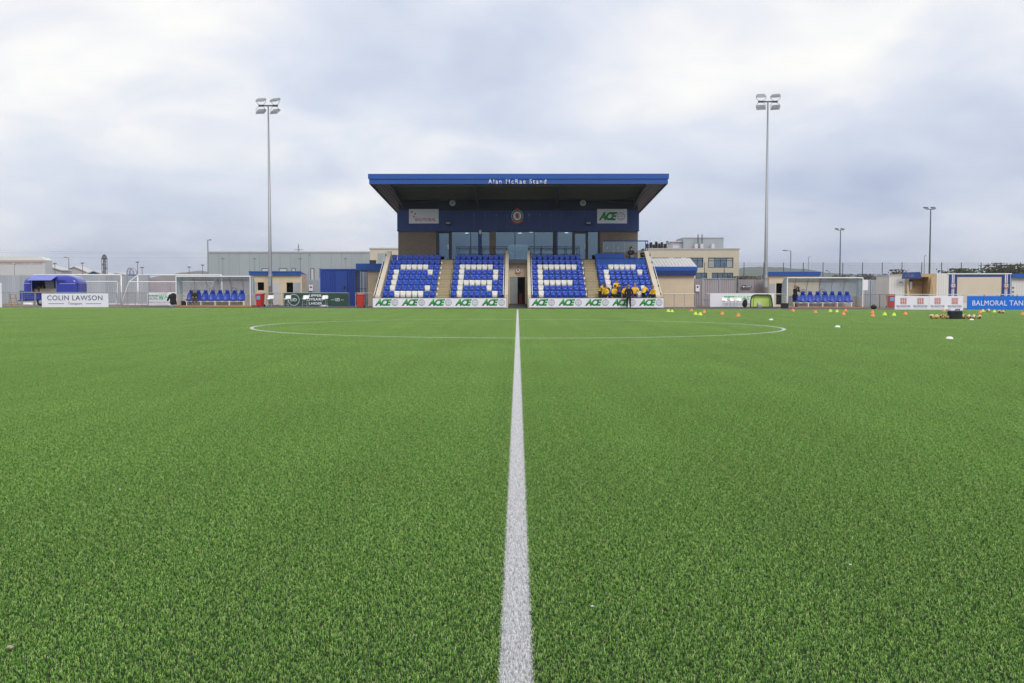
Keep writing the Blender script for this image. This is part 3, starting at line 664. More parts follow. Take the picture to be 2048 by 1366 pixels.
for px, l in ((897, 'left'), (1176, 'right')):
    x, z = XA(px, YC), ZA(446, YC)
    t = thing('wall_floodlight', 'small floodlight on the cladding above the %s door' % l, 'floodlight', (x, YC, z))
    MB().hexa([(x-.2, YC-.36, z-.12), (x+.2, YC-.36, z-.12), (x+.2, YC-.16, z-.2), (x-.2, YC-.16, z-.2), (x-.2, YC-.36, z+.05), (x+.2, YC-.36, z+.05), (x+.2, YC-.16, z+.1), (x-.2, YC-.16, z+.1)]).build('housing', 'steel_dark', t)
    MB().box(x-.17, x+.17, YC-.37, YC-.36, z-.09, z+.03).build('lens', 'lamp_glass', t); MB().box(x-.03, x+.03, YC-.16, YC, z-.05, z+.02).build('arm', 'steel_dark', t)
x = XA(961, YW)
t = thing('security_camera', 'white dome camera at the top of the blue window column', 'camera', (x, YW - .1, ZA(466, YW)))
MB().lathe([(0.05, .22), (.12, .2), (.12, 0), (.09, -.1), (.02, -.14)], (x, YW - .25, ZA(466, YW)), 12).build('dome', 'white_paint', t, True)
MB().box(x - .03, x + .03, YW - .25, YW - .05, ZA(466, YW) + .2, ZA(466, YW) + .26).build('bracket', 'alu', t)

# ------------------------------------------------------------------ hoardings in front of the stand
YB = 77.0
for a, b, side in ((745.5, 1012.5, 'left'), (1058.5, 1327.5, 'right')):
    xa, xb, z0, z1 = XA(a, YB), XA(b, YB), 0.05, ZA(596.3, YB)
    t = thing('advertising_board', 'long white hoarding with five green logos below the seats, %s of the tunnel' % side, 'hoarding', ((xa+xb)/2, YB, 0), 0, 'hoardings below the stand')
    MB().box(xa, xb, YB, YB + 0.05, z0, z1).build('panel', 'board_white', t)
    MB().box(xa - .01, xb + .01, YB - .01, YB + .06, z1, z1 + .03).build('top_trim', 'grey_ink', t)
    for k in range(5):
        w = (xb - xa)/5; ace(t, xa + w*k + w*0.08, xa + w*(k+1) - w*0.02, z0 + .12, z1 - .06, YB - 0.012)
    for k in range(4):
        x = xa + (xb-xa)*(k*2+1.2)/8; MB().box(x - .25, x + .25, YB + .005, YB + .045, -.02, z0).build('foot', 'black', t)

# ------------------------------------------------------------------ stand seats
def seat_meshes(mt):
    mb = MB()                                       # backrest: tapered shell with a rolled lip
    prof = [(0.17, .40, .0), (.19, .52, .01), (.213, .68, .02), (.221, .80, .03), (.212, .855, .045), (.17, .875, .07)]
    fr_, bk = [], []
    for hw, z, y in prof:
        fr_.append([(-hw, y - .03, z), (-hw*.55, y + .005, z), (0, y + .012, z), (hw*.55, y + .005, z), (hw, y - .03, z)])
        bk.append([(-hw, y + .01, z), (-hw*.55, y + .045, z), (0, y + .052, z), (hw*.55, y + .045, z), (hw, y + .01, z)])
    secs = [f + b[::-1] for f, b in zip(fr_, bk)]
    mb.loft(secs); back = mb.mesh('backrest', mt, smooth=True)
    mb = MB()                                       # tipped-up pan
    secs = []
    for hw, z, y in ((.15, .36, -.08), (.175, .40, -.11), (.185, .55, -.13), (.18, .66, -.115), (.15, .685, -.09)):
        secs.append([(-hw, y - .02, z), (-hw*.5, y - .035, z), (hw*.5, y - .035, z), (hw, y - .02, z), (hw, y + .03, z), (-hw, y + .03, z)])
    mb.loft(secs); pan = mb.mesh('seat_pan', mt, smooth=True)
    return back, pan
sm_b, sm_w = seat_meshes('seat_blue'), seat_meshes('seat_white')
mbk = MB(); mbk.box(-.03, .03, -.06, .12, 0, .42); mbk.box(-.17, .17, -.05, .0, .36, .40); brk = mbk.mesh('bracket', 'steel_dark')
PAT = [['bbbbbbbbb', 'bbbbbbbbb', 'bbwwwwwbb', 'bwbbbbbwb', 'bwbbbbbbb', 'bwbbbbbbb', 'bwbbbbbwb', 'bbwwwwwbb'],
       ['bbbbbbbbb', 'bbbbbbbbb', 'bwwwwwwbb', 'bwbbbbbwb', 'bwbbbbbwb', 'bwwwwwwbb', 'bwbbbbwbb', 'bwbbbbbwb'],
       ['bbbbbbbbb', 'bbbbbbbbb', 'bwwwwwwwb', 'bwbbbbbbb', 'bwbbbbbbb', 'bwwwwwwbb', 'bwbbbbbbb', 'bwbbbbbbb'],
       ['.........', '.........', 'bbwwwwwbb', 'bwbbbbbwb', 'bwbbbbbbb', 'bwbbbbbbb', 'bwbbbbbwb', 'bbwwwwwbb']]
BX = [(-10.60, -6.45), (-5.26, -1.10), (1.14, 5.34), (6.54, 10.66)]
BN = ['far left block', 'block left of the tunnel', 'block right of the tunnel', 'far right block']
for b in range(4):
    x0, x1 = BX[b]; p = (x1 - x0)/9
    for r_ in range(8):
        y, z = arow(7 - r_)
        for c in range(9):
            ch = PAT[b][r_][c]
            if ch == '.': continue
            nm = 'blue' if ch == 'b' else 'white'
            e = thing('stadium_seat', '%s plastic tip-up seat, %s from the left, %s row up, %s' % (nm, ORD(c+1), ORD(8 - r_), BN[b]), 'seat',
                      (x0 + p*(c + .5) + rnd.uniform(-.006, .006), y + .10, z), rnd.uniform(-.012, .012), 'tip-up seats in the stand')
            for me, n_ in zip(sm_b if ch == 'b' else sm_w, ('backrest', 'seat_pan')): obj(n_, me, e)
            obj('bracket', brk, e)
# row plates and aisle posts
for side, x, ys in ((0, -6.34, 1), (1, 5.40, 1)):
    for i in range(1, 8):
        y, z = arow(i)
        MB().box(x - .06, x + .06, y - .62, y - .60, z + .08, z + .26).build('row_plate', 'white_paint', st)
for x in (-5.33, 6.47, 5.43):
    for i in range(0, 8, 2):
        y, z = arow(i); MB().tube([(x, y - .3, z), (x, y - .3, z + .95)], .022, 6).build('aisle_post', 'rail_dark', st)

# ------------------------------------------------------------------ press desks and shelter at the top right
yd, zd = arow(5); yd6, zd6 = arow(6); yd7, zd7 = arow(7)
t = thing('press_desk', 'bright blue stepped press desk above the far right seats', 'desk', (8.6, yd6, zd6))
for k in range(9):
    x0, x1 = BX[3]; p = (x1-x0)/9
    MB().box(x0 + p*k + .01, x0 + p*(k+1) - .01, yd6 - .05, yd6, zd6 - .05, zd6 + .90).build('front_panel', 'desk_blue', t)
MB().box(BX[3][0], BX[3][1], yd6 - .06, yd6 + .30, zd6 + .905, zd6 + .94).build('desk_top', 'seat_blue2', t)
for k in range(4):
    x0 = BX[3][0]; MB().box(x0 + .62*k, x0 + .62*k + .60, yd7 + .3, yd7 + .36, zd7 + .10, zd7 + .98).build('back_panel', 'desk_blue', t)
MB().box(BX[3][0], BX[3][1], yd7 - .25, yd7 + .1, zd7 + .56, zd7 + .60).build('desk_shelf', 'seat_blue2', t)
t = thing('press_shelter', 'dark blue tubular press shelter frame above the press desk', 'shelter', (9.5, 84.8, 3.95))
xa, xb = XA(1205, 84.8), XA(1295.5, 84.8); zt = ZA(481, 84.8)
MB().box(xa, xb, 84.74, 84.82, zt - .09, zt).build('top_rail', 'clad_blue', t)
for px in (1205.5, 1227, 1249): MB().tube([(XA(px, 84.8), 84.78, 3.95), (XA(px, 84.8), 84.78, zt - .09)], .018, 6).build('divider', 'galv', t)
for px in (1290.5, 1294.8): MB().box(XA(px, 84.8) - .03, XA(px, 84.8) + .03, 84.75, 84.81, 3.5, zt - .09).build('post', 'clad_blue', t)
MB().box(xa, XA(1290, 84.8), 84.77, 84.785, 4.6, zt - .1).build('screen', 'glass_clear', t)
for k, px in enumerate((1214.5, 1236.5)):
    x = XA(px, 85.8); z = ZA(496, 85.8)
    t = thing('wall_socket', 'small white socket box on the brick behind the press shelter, %s' % ('nearer the door' if k == 0 else 'nearer the corner'), 'socket', (x, YW, z))
    obj('box', bevel(MB().box(x - .07, x + .07, YW - .06, YW - .002, z - .05, z + .05).mesh('box', 'white_paint', wloc(t)), .01), t); MB().box(x - .04, x + .04, YW - .068, YW - .06, z - .02, z + .02).build('cover', 'grey_ink', t)

# ================================================================== PERIMETER: rails, boards, sheet fences
def rail_fence(label, pts, posts, ztop_=None, mesh=True, cat='railing'):
    """galvanised pipe rail along pts [(x,y)], with wire infill"""
    x0, y0 = pts[0]
    t = thing('perimeter_rail', label, cat, (x0, y0, gz(x0)), 0, 'galvanised pitch rails')
    h = 1.13
    MB().tube([(x, y, gz(x) + h) for x, y in pts], 0.026, 8).build('top_rail', 'galv', t)
    MB().tube([(x, y, gz(x) + 0.10) for x, y in pts], 0.016, 6).build('bottom_rail', 'galv', t)
    w = MB()
    for (xa, ya), (xb, yb), n in zip(pts[:-1], pts[1:], posts):
        for k in range(n + 1):
            f = k/n; x, y = xa + (xb-xa)*f, ya + (yb-ya)*f
            MB().tube([(x, y + .03, gz(x) - .02), (x, y + .03, gz(x) + h - .01)], 0.026, 6).build('post', 'galv', t)
        if mesh:
            L_ = math.hypot(xb-xa, yb-ya); m_ = max(2, int(L_/0.15))
            for k in range(1, m_):
                f = k/m_; x, y = xa + (xb-xa)*f, ya + (yb-ya)*f; w.tube([(x, y + .06, gz(x) + .1), (x, y + .06, gz(x) + h)], .004, 3, cap=False)
            for q in range(1, 7): w.tube([(xa, ya + .06, gz(xa) + .1 + q*.147), (xb, yb + .06, gz(xb) + .1 + q*.147)], .004, 3, cap=False)
    if mesh: struct(w.build('wire_infill', 'galv', t), 'stuff')
    return t
YFN, YBK = 75.3, 85.5
rail_fence('galvanised rail in front of the blue catering trailer, left edge', [(-39.5, YFN), (XA(69, YFN), YFN)], [3])
rail_fence('galvanised rail behind the white hoarding with blue lettering', [(XA(71, YFN), YFN), (XA(233, YFN), YFN)], [4], mesh=False)
rail_fence('galvanised rail running back past the stored goals', [(XA(240, YFN), YFN), (XA(296, 84.5), 84.5), (XA(352, YBK), YBK)], [4, 1])
rail_fence('galvanised rail in front of the left cream kiosk', [(XA(500, YBK), YBK), (XA(698, YBK), YBK)], [6])
rail_fence('short galvanised rail beside the left end of the stand', [(XA(711, 80), 80), (XA(744, 80), 80)], [1])
rail_fence('galvanised barrier beside the right end of the stand', [(XA(1328, 80), 80), (XA(1390, 80), 80)], [3])
rail_fence('galvanised rail behind the right green lettered hoarding', [(XA(1414, YBK), YBK), (XA(1575, YBK), YBK)], [4])
rail_fence('galvanised rail slanting from the right dugout to the hoardings', [(XA(1726, 84.5), 84.5), (XA(1760, 78), 78), (XA(1790, YFN + .2), YFN + .2)], [2, 2])
rail_fence('galvanised rail behind the right hand hoardings', [(XA(1792, YFN), YFN + .2), (44, YFN + .2)], [6], mesh=False)

def board(label, px0, px1, py0, py1, Y, mt='board_white', name='advertising_board', fr_='grey_ink', split=1):
    xa, xb = XA(px0, Y), XA(px1, Y); xm = (xa+xb)/2
    z1, z0 = ZA(py0, Y, (px0+px1)/2), ZA(py1, Y, (px0+px1)/2)
    t = thing(name, label, 'hoarding', (xm, Y, gz(xm)))
    w = (xb-xa)/split
    for k in range(split):
        obj('panel', bevel(MB().box(xa + w*k + .004, xa + w*(k+1) - .004, Y, Y + .04, z0, z1).mesh('panel', mt, wloc(t)), .008), t)
    for k in range(3):
        x = xa + (xb-xa)*(k*2+1)/6
        MB().box(x - .04, x + .04, Y + .041, Y + .10, gz(x) - .02, z1 - .1).build('batten', 'galv', t)
    return t, xa, xb, z0, z1
# left hoardings
t, xa, xb, z0, z1 = board('white hoarding with large navy serif lettering, in front of the trailer', 83, 216.5, 587, 614.6, YFN - .12)
Y = YFN - .135; w = xb - xa; h = z1 - z0
text(t, 'COLIN LAWSON', 'navy_ink', xa + w*.085, xa + w*.912, z0 + h*.51, z0 + h*.86, Y, spacing=1.08)
text(t, 'Transport', 'grey_ink', xa + w*.395, xa + w*.605, z0 + h*.15, z0 + h*.36, Y, shear=.15)
for a, b in ((.10, .335), (.66, .895)): MB().box(xa + w*a, xa + w*b, Y, Y + .01, z0 + h*.25, z0 + h*.28).build('rule', 'navy_ink', t)
t, xa, xb, z0, z1 = board('plain white board end at the far left edge of the rail', -12, 3.4, 566, 614.8, YFN - .2)
def waste(px0, px1, py0, py1, Y, tx0, tx1, label):
    t, xa, xb, z0, z1 = board(label, px0, px1, py0, py1, Y)
    h = z1 - z0; y = Y - .014; a, b = XA(tx0, Y), XA(tx1, Y); w = b - a
    text(t, 'W', 'waste_green', a + w*.36, a + w*.56, z0 + h*.42, z0 + h*.80, y, bold=.03)
    text(t, 'ASTE', 'waste_green', a + w*.57, b, z0 + h*.52, z0 + h*.80, y)
    for k in range(3): 
        for q in range(2): MB().box(a + w*(.0 + k*.115), a + w*(.10 + k*.115), y, y + .01, z0 + h*(.68 + q*.07), z0 + h*(.73 + q*.07)).build('mark', 'waste_green', t)
    text(t, 'SKIPS', 'ace_globe', a, a + w*.33, z0 + h*.43, z0 + h*.60, y)
    text(t, 'RECYCLING', 'ace_globe', a, a + w*.8, z0 + h*.18, z0 + h*.26, y)
waste(294, 353, 584.5, 610.8, YBK - .3, 296.5, 352.5, 'white hoarding with green lettering beside the left dugout')
waste(1420, 1549, 586.5, 613.8, YBK - .3, 1448, 1512, 'white hoarding with green lettering behind the three white chairs')
t, xa, xb, z0, z1 = board('dark green hoarding with bold white lettering behind the stools', 567.5, 697, 586, 611.8, YBK - .3, 'deep_green')
Y = YBK - .315; w = xb - xa; h = z1 - z0
for s_, a, b, q0, q1 in (('UPPER', .39, .59, .68, .88), ('DYSART', .36, .62, .38, .60), ('LARDER', .39, .59, .09, .27)):
    text(t, s_, 'board_white', xa + w*a, xa + w*b, z0 + h*q0, z0 + h*q1, Y, bold=.03)
m = MB(); m.ring(xa + w*.155, z0 + h*.47, h*.41, h*.44, Y, .01); m.build('emblem_ring', 'board_white', t)
for a, b, q in ((.105, .20, .47), (.79, .865, .47)):
    text(t, 'UD', 'board_white', xa + w*a, xa + w*b, z0 + h*(q-.12), z0 + h*(q+.12), Y, bold=.02)
text(t, 'EST', 'board_white', xa + w*.735, xa + w*.775, z0 + h*.43, z0 + h*.50, Y); text(t, '2018', 'board_white', xa + w*.88, xa + w*.92, z0 + h*.43, z0 + h*.50, Y)
# right hoardings
t, xa, xb, z0, z1 = board('white hoarding with four red square logos, right of the bins', 1790, 1927, 592, 619.4, YFN - .1, split=2)
Y = YFN - .115; w = xb - xa; h = z1 - z0
for k in range(4):
    cx = xa + w*(.125 + .25*k); u = h*.20
    m = MB().box(cx - u*1.12, cx + u*1.12, Y, Y + .008, z0 + h*.64 - u*1.12, z0 + h*.64 + u*1.12); g = m.build('logo', 'red_ink', t)
    MB().box(cx - u*1.0, cx + u*1.0, Y - .004, Y, z0 + h*.64 - u*1.0, z0 + h*.64 + u*1.0).build('logo_field', 'board_white', g)
    m = MB()
    for i in range(3):
        for j in range(3): m.box(cx + (i-1)*u*.66 - u*.25, cx + (i-1)*u*.66 + u*.25, Y - .008, Y - .004, z0 + h*.64 + (j-1)*u*.66 - u*.25, z0 + h*.64 + (j-1)*u*.66 + u*.25)
    struct(m.build('logo_squares', 'red_ink', g), 'stuff')
    text(t, 'SECURASTORE', 'grey_ink', cx - w*.102, cx + w*.102, z0 + h*.22, z0 + h*.32, Y, bold=.01)
    text(t, 'SELF STORAGE', 'ace_globe', cx - w*.09, cx + w*.09, z0 + h*.12, z0 + h*.16, Y)
t, xa, xb, z0, z1 = board('bright blue hoarding with white lettering at the right edge', 1934.5, 2105, 592, 619.8, YFN - .1, 'sky_board')
text(t, 'BALMORAL TANKS', 'board_white', XA(1944, YFN), XA(2061, YFN), z0 + (z1-z0)*.31, z0 + (z1-z0)*.68, YFN - .115, spacing=1.05)
for px in (1967, 2000, 2033): MB().box(XA(px, YFN) - .02, XA(px, YFN) + .02, YFN - .13, YFN - .10, z1 - .3, z1 + .12).build('strap', 'grey_ink', t)

# corrugated sheet fences
def sheet_panel(w, h, mt):
    n = int(round(w/0.2)); pr = []
    for k in range(n):
        x = w*k/n; q = w/n
        pr += [(x, 0), (x + q*.45, 0), (x + q*.55, .04), (x + q*.9, .04)]
    pr.append((w, 0)); k = len(pr)
    vs = [(u, d, 0) for u, d in pr] + [(u, d, h) for u, d in pr] + [(u, d + .01, 0) for u, d in pr] + [(u, d + .01, h) for u, d in pr]
    mb = MB(); mb.add(vs, [(i, i+1, i+1+k, i+k) for i in range(k-1)] + [(i+2*k, i+3*k, i+1+3*k, i+1+2*k) for i in range(k-1)] + [(i+k, i+1+k, i+1+3*k, i+3*k) for i in range(k-1)])
    return mb.mesh('sheet_panel', mt)
def sheet_fence(label, xa, xb, Y, h, mt, pw=2.0):
    n = max(1, round((xb-xa)/pw)); w = (xb-xa)/n; me = sheet_panel(w - .03, h, mt)
    t = thing('sheet_fence', label, 'fence', (xa, Y, gz(xa)), 0, 'corrugated sheet fences')
    for k in range(n):
        x = xa + w*k; obj('sheet_panel', me, t, (x + .015 - xa, 0, gz(x) - gz(xa)))
    for k in range(n+1):
        x = xa + w*k; MB().box(x - .05, x + .05, Y + .08, Y + .16, gz(x), gz(x) + h + .05).build('post', 'galv', t)
    for q in (.5, h - .3): MB().box(xa, xb, Y + .055, Y + .08, gz((xa+xb)/2) + q, gz((xa+xb)/2) + q + .06).build('rail', 'galv', t)
    return t
sheet_fence('pale grey corrugated fence behind the trailer and stored goals', -50, XA(298, 96), 96, 2.75, 'sheet_grey')
sheet_fence('mauve grey corrugated fence behind the left dugout', XA(298, 96) + .1, XA(506, 96), 96.05, 2.35, 'sheet_mauve')
f = sheet_fence('grey corrugated fence between the left kiosk and the container', XA(604, 93), XA(641, 93), 93, 2.35, 'sheet_grey', 1.0)
x, Y = XA(622, 92.9), 92.9
s = thing('notice', 'small white paper notice on the grey fence left of the container', 'notice', (x, Y, 1.4)); MB().box(x - .19, x + .19, Y - .02, Y, 1.35, 1.92).build('sheet', 'board_white', s); MB().box(x - .12, x + .12, Y - .024, Y - .02, 1.62, 1.78).build('print', 'red_ink', s)
sheet_fence('mauve grey corrugated fence behind the right hoarding', XA(1477, 92), XA(1540, 92), 92, 2.45, 'sheet_mauve', 1.2)
sheet_fence('narrow mauve corrugated fence beside the ribbed roof shed', XA(1389, 91), XA(1403, 91), 91, 2.5, 'sheet_mauve', 0.8)
sheet_fence('pale grey corrugated fence right of the right dugout', XA(1700, 92), XA(1782, 92), 92, 2.45, 'sheet_grey', 2.0)
sheet_fence('long grey corrugated fence behind the right kiosk and cabins', XA(1640, 99), 52, 99, 2.45, 'sheet_grey', 2.0)
# double gate with exit sign
xa, xb, Y = XA(1405.5, 91), XA(1471.5, 91), 91
t = thing('sheet_gate', 'wide mauve sheeted gate in a pale frame right of the shed', 'gate', (xa, Y, gz(xa)))
me = sheet_panel((xb-xa)/2 - .1, 2.35, 'sheet_mauve')
for k in range(2): obj('leaf', me, t, (.05 + k*(xb-xa)/2, 0, .12))
for x in (xa, (xa+xb)/2, xb): MB().box(x - .05, x + .05, Y - .05, Y + .05, gz(x), gz(x) + 2.55).build('gate_post', 'galv', t)
for z in (.6, 2.47): MB().box(xa, xb, Y - .06, Y - .02, gz(xa) + z, gz(xa) + z + .06).build('gate_rail', 'galv', t)
x, Y = XA(1489, 91.8), 91.8
t = thing('exit_sign', 'green and white exit arrow sign on the mauve fence', 'sign', (x, Y, 1.7)); z = ZA(573.5, Y)
MB().box(x - .27, x + .12, Y - .03, Y, z - .13, z + .13).build('arrow_field', 'deep_green', t)
MB().prism([(x - .20, z), (x - .08, z + .09), (x - .08, z + .03), (x + .08, z + .03), (x + .08, z - .03), (x - .08, z - .03), (x - .08, z - .09)], Y - .036, Y - .03).build('arrow', 'board_white', t)
MB().box(x + .13, x + .62, Y - .028, Y, z - .12, z + .14).build('word_field', 'deep_green', t)
text(t, 'EXIT', 'board_white', x + .16, x + .60, z - .08, z + .10, Y - .04, bold=.02)
x, Y = XA(1395, 90.9), 90.9
s = thing('notice', 'white notice sheet on the narrow fence beside the shed', 'notice', (x, Y, 1.4)); MB().box(x - .18, x + .18, Y - .03, Y - .005, 1.3, 1.9).build('sheet', 'board_white', s); MB().box(x - .08, x + .08, Y - .034, Y - .03, 1.62, 1.78).build('print', 'navy_ink', s)
x, Y = XA(1725.5, 84), 84
s = thing('notice', 'large white notice board at the right end of the right dugout', 'notice', (x, Y, 1.0)); MB().box(x - .42, x + .42, Y - .03, Y, ZA(580.5, Y), ZA(559.5, Y)).build('sheet', 'board_white', s); MB().disc(x - .06, ZA(572.5, Y), .09, Y - .036, .006).build('print', 'navy_ink', s)
for q in (-.3, .3): MB().tube([(x + q, Y + .03, -.06), (x + q, Y + .03, ZA(560, Y))], .025).build('post', 'galv', s)

# ================================================================== DUGOUTS
def dugout(side, px0, px1, heads, nhide):
    Y = 81.0; xa, xb = XA(px0, Y), XA(px1, Y); W = xb - xa; g = gz((xa+xb)/2); xm = (xa+xb)/2
    t = thing('dugout', 'clear curved roof team dugout with white frame, %s of the stand' % side, 'dugout', (xm, Y, g), 0, 'team dugouts')
    H = 2.48; D = 1.55
    prof = [(Y - .05, H)] + [(Y + .55 + (D-.55)*math.sin(R(a)), H - 1.0 + 1.0*math.cos(R(a))) for a in (0, 15, 30, 45, 60, 75, 90)] + [(Y + D, .95)]
    prof = [(y, g + z) for y, z in prof]
    mb = MB(); k = len(prof)
    mb.add([(xa, y, z) for y, z in prof] + [(xb, y, z) for y, z in prof], [(i, i+1, i+1+k, i+k) for i in range(k-1)]); mb.build('canopy', 'polycarb', t, True)
    for i in range(7):
        x = xa + W*i/6
        MB().tube([(x, y - .012, z - .02) for y, z in prof], .022, 6).build('rib', 'galv' if 0 < i < 6 else 'white_paint', t)
        MB().tube([(x, Y + D, g), (x, Y + D, g + .95)], .025, 6).build('back_post', 'white_paint', t)
    MB().box(xa, xb, Y - .09, Y - .03, g + H - .06, g + H + .03).build('front_beam', 'white_paint', t)
    MB().box(xa, xb, Y + D - .02, Y + D + .02, g + .12, g + .93).build('back_panel', 'cabin_white', t)
    MB().box(xa, xb, Y + D - .04, Y + D + .03, g + .93, g + 1.0).build('back_rail', 'white_paint', t)
    for s_, x in ((-1, xa), (1, xb)):
        MB().box(x - .035, x + .035, Y - .09, Y - .02, g + .1, g + H - .061).build('front_post', 'white_paint', t)
        poly = [(Y - .02, g + .95)] + [(y, z) for y, z in prof]
        MB().prism(poly, x - .006, x + .006, 'x').build('end_pane', 'polycarb', t)
        MB().box(x - .012, x + .012, Y - .02, Y + D - .03, g + .12, g + .93).build('end_panel', 'cabin_white', t)
        MB().box(x - .02, x + .02, Y - .02, Y + D, g + .93, g + .97).build('end_rail', 'white_paint', t)
        MB().tube([(x, Y + .6, g + .97), (x, Y + .6, g + 2.44)], .02, 6).build('end_mullion', 'white_paint', t)
    MB().box(xa - .15, xb + .15, Y - .32, Y + D + .05, g - .03, g + .10).build('plinth', 'timber_ochre', t)
    xs0, xs1 = XA(heads[0] - 8, Y + .6), XA(heads[-1] + 8, Y + .6)
    MB().box(xs0, xs1, Y + .35, Y + .41, g + .40, g + .46).build('bench_rail', 'white_paint', t)
    MB().box(xs0, xs1, Y + .75, Y + .81, g + .40, g + .46).build('bench_rail', 'white_paint', t)
    n = 5
    for i in range(n):
        x = xs0 + .1 + (xs1 - xs0 - .2)*i/(n-1)
        for yy in (Y + .35, Y + .75): MB().box(x - .03, x + .03, yy + .005, yy + .055, g + .10, g + .40).build('bench_leg', 'white_paint', t)
    for q in (2.45, 4.35) if side == 'left' else (1.7, 3.3):        # club badges printed on the clear back
        x = xa + W*q/6.1; b = MB(); b.ring(x, g + 1.33, .20, .23, Y + D - .10, .006); bb = b.build('badge', 'grey_ink', t)
        MB().disc(x, g + 1.33, .15, Y + D - .10, .006).build('badge_field', 'board_white', bb); MB().disc(x, g + 1.33, .07, Y + D - .108, .006, 8).build('badge_mark', 'red_ink', bb)
    b = MB().disc(xb - .2 if side == 'left' else xa + .2, g + .55, .07, Y - .045, .01, 12, 3.0).build('sticker', 'red_ink', t) if False else None
    for i, px in enumerate(heads):
        x = XA(px, Y + .6)
        e = thing('bucket_seat', 'blue bucket seat with headrest, %s from the left in the %s dugout' % (ORD(i+1), side), 'seat', (x, Y + .60, g + .462), 0, 'bucket seats in the dugouts')
        e.scale = (1.20, 1.0, 1.10)
        for n_, me in zip(('seat_shell', 'headrest'), bucket): obj(n_, me, e)
    return t
def bucket_meshes():
    mb = MB(); secs = []
    for y, z, hw, cup in ((-.30, .02, .20, .03), (-.32, .07, .235, .05), (-.22, .06, .25, .09), (0, .02, .255, .11), (.12, .05, .25, .11), (.18, .18, .25, .10), (.22, .36, .245, .08), (.25, .48, .225, .06), (.265, .58, .19, .05), (.27, .62, .12, .03)):
        up = y < .05
        n = Vector((0, -.25, 1)) if up else Vector((0, -1, .15)); n.normalize()
        f = [(-hw, cup), (-hw*.7, .015), (0, 0), (hw*.7, .015), (hw, cup)]
        top = [(u, y + n.y*d, z + n.z*d) for u, d in f]; bot = [(u, y + n.y*(d-.03), z + n.z*(d-.03)) for u, d in reversed(f)]
        secs.append(top + bot)
    mb.loft(secs); a = mb.mesh('seat_shell', 'seat_blue2', smooth=True)
    mb = MB(); mb.loft([[(-w, .245 - t, z), (w, .245 - t, z), (w, .31, z), (-w, .31, z)] for w, z, t in ((.09, .56, 0), (.115, .64, .03), (.12, .74, .035), (.11, .80, .03), (.08, .82, .01))])
    b = mb.mesh('headrest', 'seat_blue2', smooth=True)
    return a, b
bucket = bucket_meshes()
dugout('left', 353, 501, [380.5, 395, 409.5, 424, 438.5, 453, 468, 482.5], 1)
dugout('right', 1574, 1725, [1592.5, 1607.5, 1622, 1637, 1652, 1666.5, 1681.5, 1696], 0)

# ================================================================== KIOSKS AND SHEDS
def kiosk(label, px0, px1, holes, panels, Y, roof_px, roof_py, depth=2.0, side=1):
    xa, xb = XA(px0, Y), XA(px1, Y); xm = (xa+xb)/2; g = gz(xm)
    t = thing('kiosk', label, 'kiosk', (xm, Y, g))
    zt = ZA(roof_py[1], Y) + .03; off = wloc(t)
    me = MB().box(xa, xb, Y, Y + depth, g, zt).mesh('wall', 'cream', off)
    inner = (xa + .12, xb - .12, Y + .15, Y + depth - .12, g + .05, zt - .1)
    cuts_ = []
    for (a, b, t_, bt) in holes: cuts_.append((XA(a, Y), XA(b, Y), Y - .1, Y + .4, ZA(bt, Y), ZA(t_, Y)))
    me = cut(me, [inner], off); me = cut(me, cuts_, off)
    obj('wall', me, t)
    MB().box(xa + .125, xb - .125, Y + depth - .2, Y + depth - .13, g + .06, zt - .12).build('inner_wall', 'room_dark', t)
    for (a, b, t_, bt, mt, nm) in panels:
        p = MB().box(XA(a, Y), XA(b, Y), Y - .05, Y - .003, max(ZA(bt, Y), g + .02), ZA(t_, Y)).build(nm, mt, t)
        MB().box(XA(a, Y) + .05, XA(a, Y) + .09, Y - .09, Y - .05, g + 1.0, g + 1.15).build('handle', 'dark_frame', p)
    ra, rb = XA(roof_px[0], Y - .25), XA(roof_px[1], Y - .25); z0, z1 = ZA(roof_py[1], Y - .25), ZA(roof_py[0], Y - .25)
    yb = Y + depth + .2; dz = -.22
    mb = MB().hexa([(ra, Y - .25, z0), (rb, Y - .25, z0), (rb, yb, z0 + dz), (ra, yb, z0 + dz), (ra, Y - .25, z1), (rb, Y - .25, z1), (rb, yb, z1 + dz), (ra, yb, z1 + dz)])
    r = mb.build('roof', 'fascia_blue', t); MB().hexa([(ra - .03, Y - .29, z1 - .06), (rb + .03, Y - .29, z1 - .06), (rb + .03, Y - .25, z1 - .06), (ra - .03, Y - .25, z1 - .06), (ra - .03, Y - .29, z1 + .04), (rb + .03, Y - .29, z1 + .04), (rb + .03, Y - .25, z1 + .04), (ra - .03, Y - .25, z1 + .04)]).build('roof_trim', 'fascia_blue', r)
    return t
kiosk('cream kiosk with flat blue roof and two dark hatches, left of the stand', 502, 604, [(515.3, 528.3, 564.5, 580.5), (573, 586.5, 565, 585)],
      [(503.5, 513.5, 564, 582, 'sheet_grey', 'shutter'), (545, 560, 565, 610, 'warehouse_pale', 'door'), (588, 601, 565, 584, 'sheet_grey', 'shutter')], 89.0, (498.5, 602), (543.2, 549.5))
kiosk('cream kiosk with flat blue roof and dark doorway, beside the right dugout', 1537.5, 1638, [(1552.3, 1564.8, 566.5, 609)],
      [(1538.5, 1549.5, 567, 586, 'sheet_grey', 'shutter')], 89.0, (1537, 1640.5), (544.3, 550.8))
